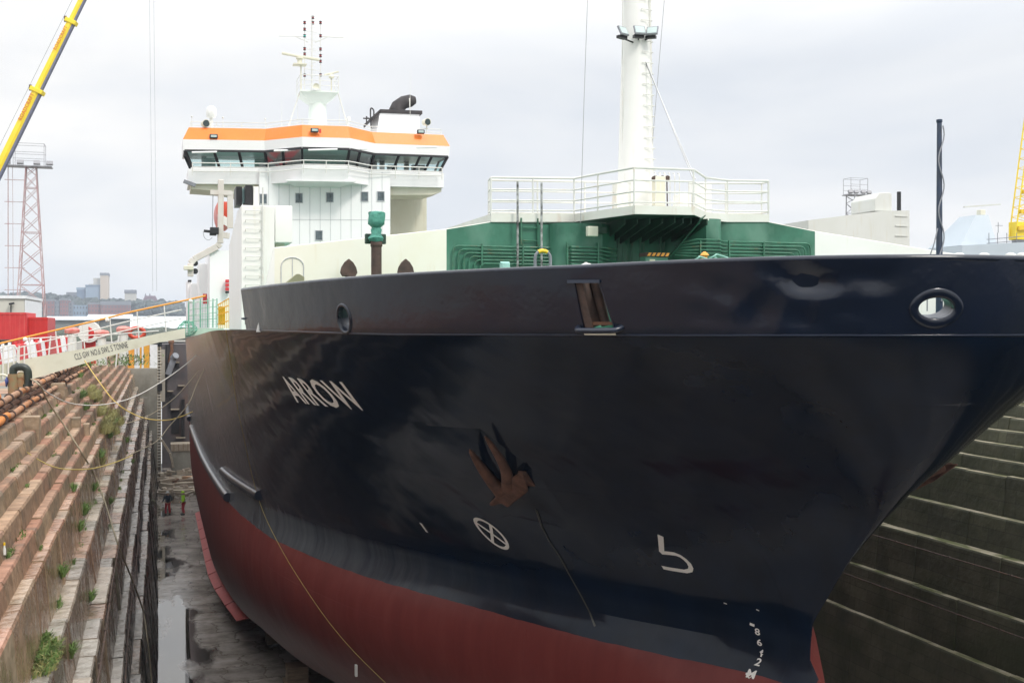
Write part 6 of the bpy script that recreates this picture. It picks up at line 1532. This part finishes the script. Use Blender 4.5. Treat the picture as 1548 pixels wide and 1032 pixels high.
# ---- mobile crane boom
cb=thing('crane_boom','yellow telescopic crane boom rising diagonally at the top left, lettered in orange','crane',tuple(PT(-148,555,60)))
def Bm(s): # s=0 base ..1
    return Vector(PT(-148,555,60)).lerp(Vector(PT(205,-165,63)),s)
def sOf(v): return (555-v)/720
d_=(Bm(1)-Bm(0)).normalized(); side=Vector((SA,CA,0))
perp=d_.cross(side).normalized()
for i,(v0,v1,w) in enumerate(((555,146,.42),(150,40,.36),(44,-165,.31))):
    a=Bm(sOf(v0)); b=Bm(sOf(v1)); nx=perp*w*.28
    mb=MB(); c=[];   # yellow face panel and darker side: hex section boom
    W_=w; prof_=[(-.5,-.35),(.12,-.5),(.5,-.3),(.5,.3),(.12,.5),(-.5,.35)]
    vs=[]
    for p in (a,b):
        for x,y in prof_: vs.append(p+perp*(-x*W_)+side*(y*W_))
    n=6; mb.add(vs,[tuple(range(n))[::-1],tuple(range(n,2*n))]+[(k,(k+1)%n,n+(k+1)%n,n+k) for k in range(n)])
    sec=mb.build('boom_section','crane_yellow',cb,merge=True)
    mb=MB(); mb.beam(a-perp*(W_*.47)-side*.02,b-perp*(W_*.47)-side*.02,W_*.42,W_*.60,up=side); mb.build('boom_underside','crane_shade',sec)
    if i<2:
        mb=MB(); mb.beam(b-d_*.14-side*.0,b+d_*.10,w*1.75,w*1.2,up=side); mb.build('boom_collar','crane_yellow',cb,bevel=.03)
        mb=MB(); q=b+perp*w*1.0; mb.cbox(q,(.14,.2,.3)); mb.build('collar_lug','rust_brown',cb)
mb=MB(); mb.tube([Bm(0)+perp*.6,Bm(1)+perp*.45],.012,5); mb.build('hoist_rope','wire',cb)
def boom_text(v0,v1,h,off):
    v,f=text_mesh('ROADCRAFT',1.0,.02,1.08); x0=min(p.x for p in v);x1=max(p.x for p in v); y0=min(p.y for p in v); y1=max(p.y for p in v)
    A_=Bm(sOf(v0)); B_=Bm(sOf(v1)); mb=MB(); up_=perp if perp.x<0 else -perp
    mb.add([A_+(B_-A_)*((p.x-x0)/(x1-x0))+up_*((p.y-y0)/(y1-y0)-.5)*h+up_*off-side*(.42*.5+.03)*1.0 for p in v],f); mb.build('painted_lettering','boomtext',cb)
mat('boomtext',(.62,.16,.03),rough=.5)
boom_text(192,152,.21,.07); boom_text(85,49,.18,.05)
# thin hoist wires from another crane above
mb=MB()
for u0,u1 in ((225.5,231),(232,237)): mb.tube([PY(u0,-40,70),PY(u1,440,70)],.012,4)
o=mb.build('crane_wires','wire'); tag(o,'two thin vertical hoist wires hanging in the sky between tower and ship','cable')
# ---- far shore: city
def bld(name,m_,u0,u1,v0,Y,lab,vb=486,dep=40,win=0,roof=None,cat='building'):
    a=PY(u0,v0,Y); b=PY(u1,v0,Y); t=thing(name,lab,cat,((a.x+b.x)/2,Y+dep/2,PY(u0,vb,Y).z))
    zb=PY(u0,vb,Y).z; mb=MB(); mb.box(a.x,b.x,Y,Y+dep,zb,a.z); mb.build('wall',m_,t)
    if win:
        nx,nz=win; 
        for j in range(nz):
            z=zb+(a.z-zb)*(j+.55)/nz
            if nx*nz>90: continue
            for i in range(nx):
                x=a.x+(b.x-a.x)*(i+.5)/nx; w=(b.x-a.x)/nx*.22; h=(a.z-zb)/nz*.22; mb=MB(); mb.box(x-w,x+w,Y-.4,Y-.02,z-h,z+h); mb.build('window','citywin',t)
    if roof:
        mb=MB(); mb.box(a.x-.5,b.x+.5,Y-.5,Y+dep+.5,a.z+.02,a.z+roof[0]); mb.build('roof',roof[1],t)
    return t
bld('brick_block','brickred',66,82,455,1300,'red brick waterfront block at the left of the far shore',win=(3,5),roof=(2,'citygrey'))
bld('brick_block','citygrey',82.5,90,455,1302,'narrow dark grey block between two red brick blocks on the far shore',win=(2,5))
bld('brick_block','brickred',90.5,103,454,1300,'red brick block with rows of windows, second on the far shore',win=(3,5),roof=(2,'citygrey'))
bld('grey_block','citygrey',103.5,110,457,1303,'slim grey-blue block right of the second brick block',win=(1,5))
bld('grey_block','cityblue',110.5,133,461,1305,'low blue-grey office block between the brick blocks',win=(5,3))
bld('brick_block','brickred',133.5,152,460,1300,'red brick block in the middle of the far shore',win=(4,4),roof=(2,'citygrey'))
bld('brick_block','brickred',152.5,197,461,1295,'longest red brick block on the far shore with slate roof',win=(9,4),roof=(4,'citygrey'))
bld('grey_block','citypale',100,116,441.5,1500,'dark flat-topped block left of the blue silos',win=(2,2)).children[0].data.materials[0]=MATS['citygrey']
bld('blue_silo','cityblue_dark',116,129,438,1460,'darker blue grain silo beside the tall tower',roof=(3,'cityblue'))
bld('blue_silo','cityblue',129.5,151,433,1455,'pale blue grain silo block in front of the tall tower',roof=(2,'cityblue_dark'))
tw=bld('tall_tower','citytan',151.5,163.5,416,1450,'tall cream tower block, highest on the skyline',roof=(3,'citygrey'))
bld('tall_tower','citypale',141,151.2,420,1470,'pale stepped block attached left of the tall cream tower')
bld('tall_tower','citypale',134,141,429,1472,'lowest pale step left of the tall cream tower')
bld('tall_tower','citypale',188.5,205.5,443,1400,'square cream and grey tower standing alone on the skyline',roof=(0.1,'citygrey'))
a=PY(188,438,1400); b=PY(206,443,1400); mb=MB(); mb.box(a.x,b.x,1399,1440,b.z+.2,a.z); o=mb.build('tower_cap','citygrey',None); 
o.parent=[x for x in bpy.data.objects if x.get('label','').startswith('square cream and grey')][0]; o.matrix_parent_inverse=Matrix.Translation(-Vector(o.parent['_w']))
ch=thing('gothic_hall','dark red hall with steep roof and two small spires on the skyline','building',(PY(227,460,1500).x,1500,15))
mb=MB(); a=PY(214,458,1500); b=PY(240,458,1500); r0=PY(219,447,1500); r1=PY(235,447,1500); zb=PY(0,470,1500).z
mb.box(a.x,b.x,1500,1530,zb,a.z); mb.build('wall','brickred',ch); mb=MB(); mb.prism([(a.x,1499,a.z),(b.x,1499,a.z),(r1.x,1499,r0.z),(r0.x,1499,r0.z)],(0,32,0)); mb.build('roof',mat('plumroof',(.22,.13,.17),rough=.9),ch)
for u in (220,226.5): 
    q=PY(u,443,1500); mb=MB(); mb.tube([(q.x,1501,r0.z),(q.x,1501,q.z)],[1.4,.2],6); mb.build('spire','citygrey',ch)
bld('grey_block','clad_white',206,228,457,1390,'low pale shed at the foot of the square tower').children[0].data.materials[0]=MATS['citypale']
# trees on the far hill: one wooded mass
mb=MB(); rnd=random.Random(9)
for i in range(900):
    u=rnd.uniform(-20,275); v=itp(u,[(-20,446),(40,446),(60,448),(95,449),(180,455),(215,457),(275,460)])+rnd.uniform(-1,12); Y=rnd.uniform(1420,1700) if v<456 else rnd.uniform(1320,1600)
    p=PY(u,v+3,Y); s=rnd.uniform(3,7); mb.ball(p,s,(1.3,1.1,.8),7,5)
    mb.v[-56:]=[q+Vector((rnd.uniform(-1,1),rnd.uniform(-1,1),rnd.uniform(-1,1)))*s*.25 for q in mb.v[-56:]]
o=mb.build('far_woodland',mat('faraway_trees',(.075,.095,.085),(.055,.07,.068),rough=.9,sc=.02)); tag(o,'dark green wooded hillside behind the far waterfront','woodland',kind='stuff')
# sheds and dockland between
for u0,u1,v0,v1,Y,lab in ((66,150,480,484,420,'long low shed with pale blue roof, left half of the row across the water'),(130,200,477,482,430,'pale-roofed warehouse in the middle across the water'),(196,282,480,500,400,'white warehouse roof close to the ship across the water')):
    a=PY(u0,v0,Y); b=PY(u1,v1,Y); t=thing('warehouse',lab,'warehouse',((a.x+b.x)/2,Y+10,QZ))
    mb=MB(); mb.prism([(a.x,Y,b.z),(b.x,Y,b.z),(b.x,Y+14,a.z+.3),(a.x,Y+14,a.z+.3)],(0,0,.25)); mb.build('roof','shedroof',t)
    mb=MB(); mb.box(a.x+.5,b.x-.5,Y+1,Y+13.5,QZ,b.z-.02); mb.build('wall',mat('shedwall',(.20,.22,.22),rough=.9),t)
mb=MB(); rnd=random.Random(21)
for i in range(420):
    u=rnd.uniform(60,285); Y=rnd.uniform(150,380); p=PY(u,0,Y); s=rnd.uniform(.4,1.3)*Y/300; mb.ball((p.x,Y,QZ+s*.25),s,(1.6,1.2,.7),6,4)
o=mb.build('dockland_scrub',mat('scrub',(.10,.12,.09),(.065,.075,.065),rough=.95,sc=.3)); tag(o,'grey-green scrub and rough ground beyond the far quay','scrub',kind='stuff')

# ---- right-hand side beyond the ship
hs=thing('neighbour_ship','white superstructure block of another vessel beyond the right side of the bow','ship',(PY(1300,370,70).x,72,-12))
Yn=70
def K(u,v,dy=0): u=u or 1310; return Vector(PY(u,v,Yn+dy))
mb=MB(); mb.prism([K(1222,400),K(1375,400),K(1375,318),K(1332,319),K(1222,333)],(0,6,0)); mb.build('deck_house','farwhite',hs)
mb=MB(); a=K(1329,318); b=K(1355,292); pts=[(a.x,Yn+.5,a.z),(b.x,Yn+.5,a.z),(b.x,Yn+.5,b.z+.0),(b.x-.25,Yn+.5,b.z+.12),(a.x+.4,Yn+.5,b.z+.05),(a.x,Yn+.5,b.z-.4)]; mb.prism(pts,(0,3,0)); mb.build('funnel_casing','farwhite',hs,bevel=.06)
mb=MB(); mb.cyl(K(1359,319,.8),K(1359,290,.8),.15,n=14); mb.build('exhaust_pipe','black',hs,smooth=40)
mb=MB(); mb.cyl(K(1359,317,.8)+Vector((.0,0,.1)),K(1358,291,.8),.13,n=14)
for v in (325,340,355): 
    mb=MB(); mb.box(K(1353,0).x,K(1371,0).x,Yn-.06,Yn-.002,K(0,v).z-.03,K(0,v).z+.03); mb.build('rung','farwhite',hs)
mb=MB(); mb.prism([K(1222,420),K(1470,420),K(1470,400),K(1222,400)],(0,12,0)) ; mb.box(K(1215,0).x,K(1470,0).x,Yn,Yn+14,-12,K(0,401).z); mb.build('hull','farwhite',hs)
ws=thing('warship','pale grey naval ship with pyramid radar mast beyond the right edge of the dock','ship',(PY(1500,370,75).x,78,-12))
Ys=75
def S(u,v,dy=0): u=u or 1500; return Vector(PY(u,v,Ys+dy))
mb=MB(); mb.prism([S(1452,420),S(1640,420),S(1640,362),S(1548,366),S(1455,371)],(0,10,0)); mb.build('upper_deck','warship',ws)
mb=MB(); b0=[S(1452,371,1),S(1508,371,1)]; t0=[S(1475,325,2),S(1494,325,2)]
mb.hexa([b0[0],b0[1],b0[1]+Vector((0,4,0)),b0[0]+Vector((0,4,0)),t0[0],t0[1],t0[1]+Vector((0,2,0)),t0[0]+Vector((0,2,0))]); mb.build('pyramid_mast','warship',ws)
p=S(1483,322,2.5); mb=MB(); mb.box(p.x-.25,p.x+.25,p.y-.25,p.y+.25,S(0,325,2).z,p.z+.25); pd=mb.build('radar_pedestal','cream',ws,bevel=.03); mb=MB(); mb.beam(S(1457,313,2.5),S(1512,309,2.5),.16,.12); mb.build('radar_scanner','farwhite',pd)
mb=MB()
for u in (1495,1508,1522,1537): mb.tube([S(u,370,.5),S(u,352,.5)],.03,6)
for v in (356,362): mb.tube([S(1492,v+6,.5),S(1560,v,.5)],.03,6)
mb.tube([S(1509,352,.5),S(1509,336,.5)],.03,6); mb.tube([S(1505,341,.5),S(1516,341,.5)],.02,6); mb.build('deck_railing','steelgrey',ws)
mb=MB(); mb.box(S(1440,0).x,S(1700,0).x,Ys,Ys+14,-12,S(0,420).z-.01); mb.build('hull','warship',ws)
for u in (1430,1450,1488,1528,1545): 
    p=S(u,386,-4); mb=MB(); mb.ball(p,.35,(1.3,1,.6),12,6); mb.cyl((p.x,p.y,-12),p,.05,n=6); o=mb.build('life_raft','railwhite',ws,smooth=60)
# yellow lattice crane jib on the right
yc=thing('lattice_crane','yellow lattice crane jib rising at the right edge','crane',(PY(1550,360,96).x,96,QZ))
def J(u,v,dy=0): u=u or 1545; return Vector(PY(u,v,96+dy))
mb=MB(); e0=J(1535,357);e1=J(1566,120); e2=J(1560,357); e3=J(1594,120)
for a,b in ((e0,e1),(e2,e3)):
    for dy in (0,.9): mb.beam(a+Vector((0,dy,0)),b+Vector((0,dy,0)),.11,.11)
mb.build('jib_chord','crane_yellow',yc)
mb=MB(); n=16
for i in range(n):
    a=e0.lerp(e1,i/n); b=e2.lerp(e3,(i+.5)/n); c=e0.lerp(e1,(i+1)/n)
    for dy in (0,.9): mb.beam(a+Vector((0,dy,0)),b+Vector((0,dy,0)),.06,.06); mb.beam(b+Vector((0,dy,0)),c+Vector((0,dy,0)),.06,.06)
mb.build('jib_lacing','crane_yellow',yc)
for v in (290,320,345): 
    mb=MB(); mb.beam(J(1537+(357-v)*.13,v,-.1),J(1560+(357-v)*.14,v-2,-.1),.4,.45); mb.build('jib_walkway','yellow',yc,bevel=.03)
mb=MB(); mb.box(J(1537,0).x,J(1562,0).x,96,97.2,J(0,362).z,J(0,335).z); mb.build('jib_root','amber' if 0 else 'crane_yellow',yc,bevel=.05)
mb=MB(); mb.box(J(1540,0).x,J(1560,0).x,96.2,97,QZ,J(0,360).z-.01); mb.build('crane_mast','steelgrey',yc)
# pipes and parapet on the right coping
xr_=2*XC+4.1
for z,r,m_,lab in ((-2.45,.10,'railwhite','white service pipe along the right dock edge, lower of two'),(-2.05,.07,'cream','cream service pipe along the right dock edge, upper of two')):
    mb=MB(); mb.tube([(xr_,-1+i*4,z) for i in range(28)],r,10)
    for i in range(20): mb.cyl((xr_,i*4.1+1,z),(xr_,i*4.1+1.08,z),r*1.4,n=12)
    o=mb.build('quay_pipe',m_,smooth=50); tag(o,lab,'pipe')
mb=MB(); mb.box(2*XC+4.9,2*XC+5.2,0,112,QZ,QZ+.9); o=mb.build('parapet_wall','concrete'); tag(o,'low concrete parapet along the right quay','wall')

# ---- haze: thin air that fades the far shore
mb=MB(); mb.box(-1600,2600,-70,3200,-16.5,75); hz=mb.build('haze','white',None)
hm=bpy.data.materials.new('haze_air'); hm.use_nodes=True; n_=hm.node_tree; n_.nodes.clear(); ho=n_.nodes.new('ShaderNodeOutputMaterial'); hv=n_.nodes.new('ShaderNodeVolumePrincipled'); hv.inputs['Color'].default_value=(.80,.88,1,1); hv.inputs['Density'].default_value=.00030; hv.inputs['Anisotropy'].default_value=.1
n_.links.new(hv.outputs[0],ho.inputs['Volume']); hz.data.materials[0]=hm; tag(hz,'thin pale haze in the air over the dock and the far shore','haze',kind='stuff')
# ---- ropes
def rope(name,pts,r,m_,lab,cat='rope'):
    mb=MB(); mb.tube(pts,r,7); o=mb.build(name,m_,smooth=60); tag(o,lab,cat); return o
A_=[PY(55,577,38),PY(70,592,40),PY(105,609,43),PY(150,612,45),PY(200,601,47),PY(250,573,49),PY(290,543,50),PY(330,503,50.6)]
o=rope('mooring_rope',smoothpath(A_,5),.022,'rope_white','white rope sagging from the left quay up to the ship rail')
mb=MB(); c=Vector(PY(311,526,50.2)); mb.ball(c,.10); mb.ball(c+Vector((.1,0,.12)),.08); mb.build('shackle','pale_red',o) if 0 else None
o=rope('mooring_rope',smoothpath([PY(128,545,49),PY(150,577,47),PY(176,609,46),PY(212,630,46),PY(250,635,46),PY(275,629,46),PY(291,622,46.5)],5),.022,'rope_amber','thick yellow rope drooping from the gangway to the rubbing bars')
rope('mooring_rope',smoothpath([PY(339,500,44),PY(300,575,44),PY(285,610,43),PY(255,645,43),PY(235,668,42),PY(190,690,40)],5),.018,'rope_tan','thin tan rope from the ship rail down to the left wall')
rope('mooring_rope',smoothpath([PY(300,560,47),PY(265,600,46),PY(225,628,45),PY(190,640,44)],5),.014,'rope_tan','faint slack line crossing behind the yellow rope')
rope('mooring_rope',smoothpath([Vector((-4.0,22.5,-1.9)),Vector((-3.62,22.5,-2.6)),Vector((-3.0,21.5,-3.35)),Vector((-2.4,19,-4.2)),Vector((-1.7,24,-5.85)),Vector((-1.6,25,-6.9))],5) if 0 else smoothpath([PY(0,640,33),PY(30,675,32),PY(80,705,31),PY(130,709,30),PY(170,700,30),PY(200,688,31)],5),.014,'rope_yellow','thin yellow line drooping over the red stone steps')
# pale hose coming over the coping and lying down the steps to the floor
hp_=[PY(45,572,38),PY(56,578,37),PY(66,592,36.5),PY(76,610,36)]
hx=[(-2.95,36,-3.28),(-2.55,35.2,-4.1)]
line=[(45,572,-1.75),(60,582,-1.85),(72,606,-2.5),(95,646,-3.25),(120,685,-4.1),(140,722,-4.6),(158,768,-5.8),(175,822,-6.85),(197,877,-8.4),(214,925,-9.98),(219,966,-10.05),(222,1000,-12),(226,1045,-14.3)]
pts=[]
for u,v,z in line:
    q=PZ(u,v,z) if z>-3 else onwall(u,v)+Vector((.05,0,.05)); pts.append(q)
rope('water_hose',smoothpath(pts,6),.028,'rope_tan','long pale tan hose running from the quay down the steps to the dock floor','hose')
# yellow line hanging down the hull
pts=[]
for u,v in ((346,499),(352,540),(360,600),(372,660),(385,720),(402,775),(432,835),(463,885),(500,938),(540,985),(592,1036)):
    h=hit(u,v); 
    if h: h=Vector(h); h.x-=.07; pts.append(h)
o=rope('draft_line',smoothpath(pts,4),.008,'rope_yellow','thin yellow line hanging down the side of the ship hull')
mb=MB(); h=Vector(hit(545,1012)); h.x-=.12; mb.cbox(h,(.06,.14,.3)); mb.build('line_weight','railwhite',o)

# unused protos cleanup + custom property cleanup
for o in list(bpy.data.objects):
    if '_w' in o: del o['_w']
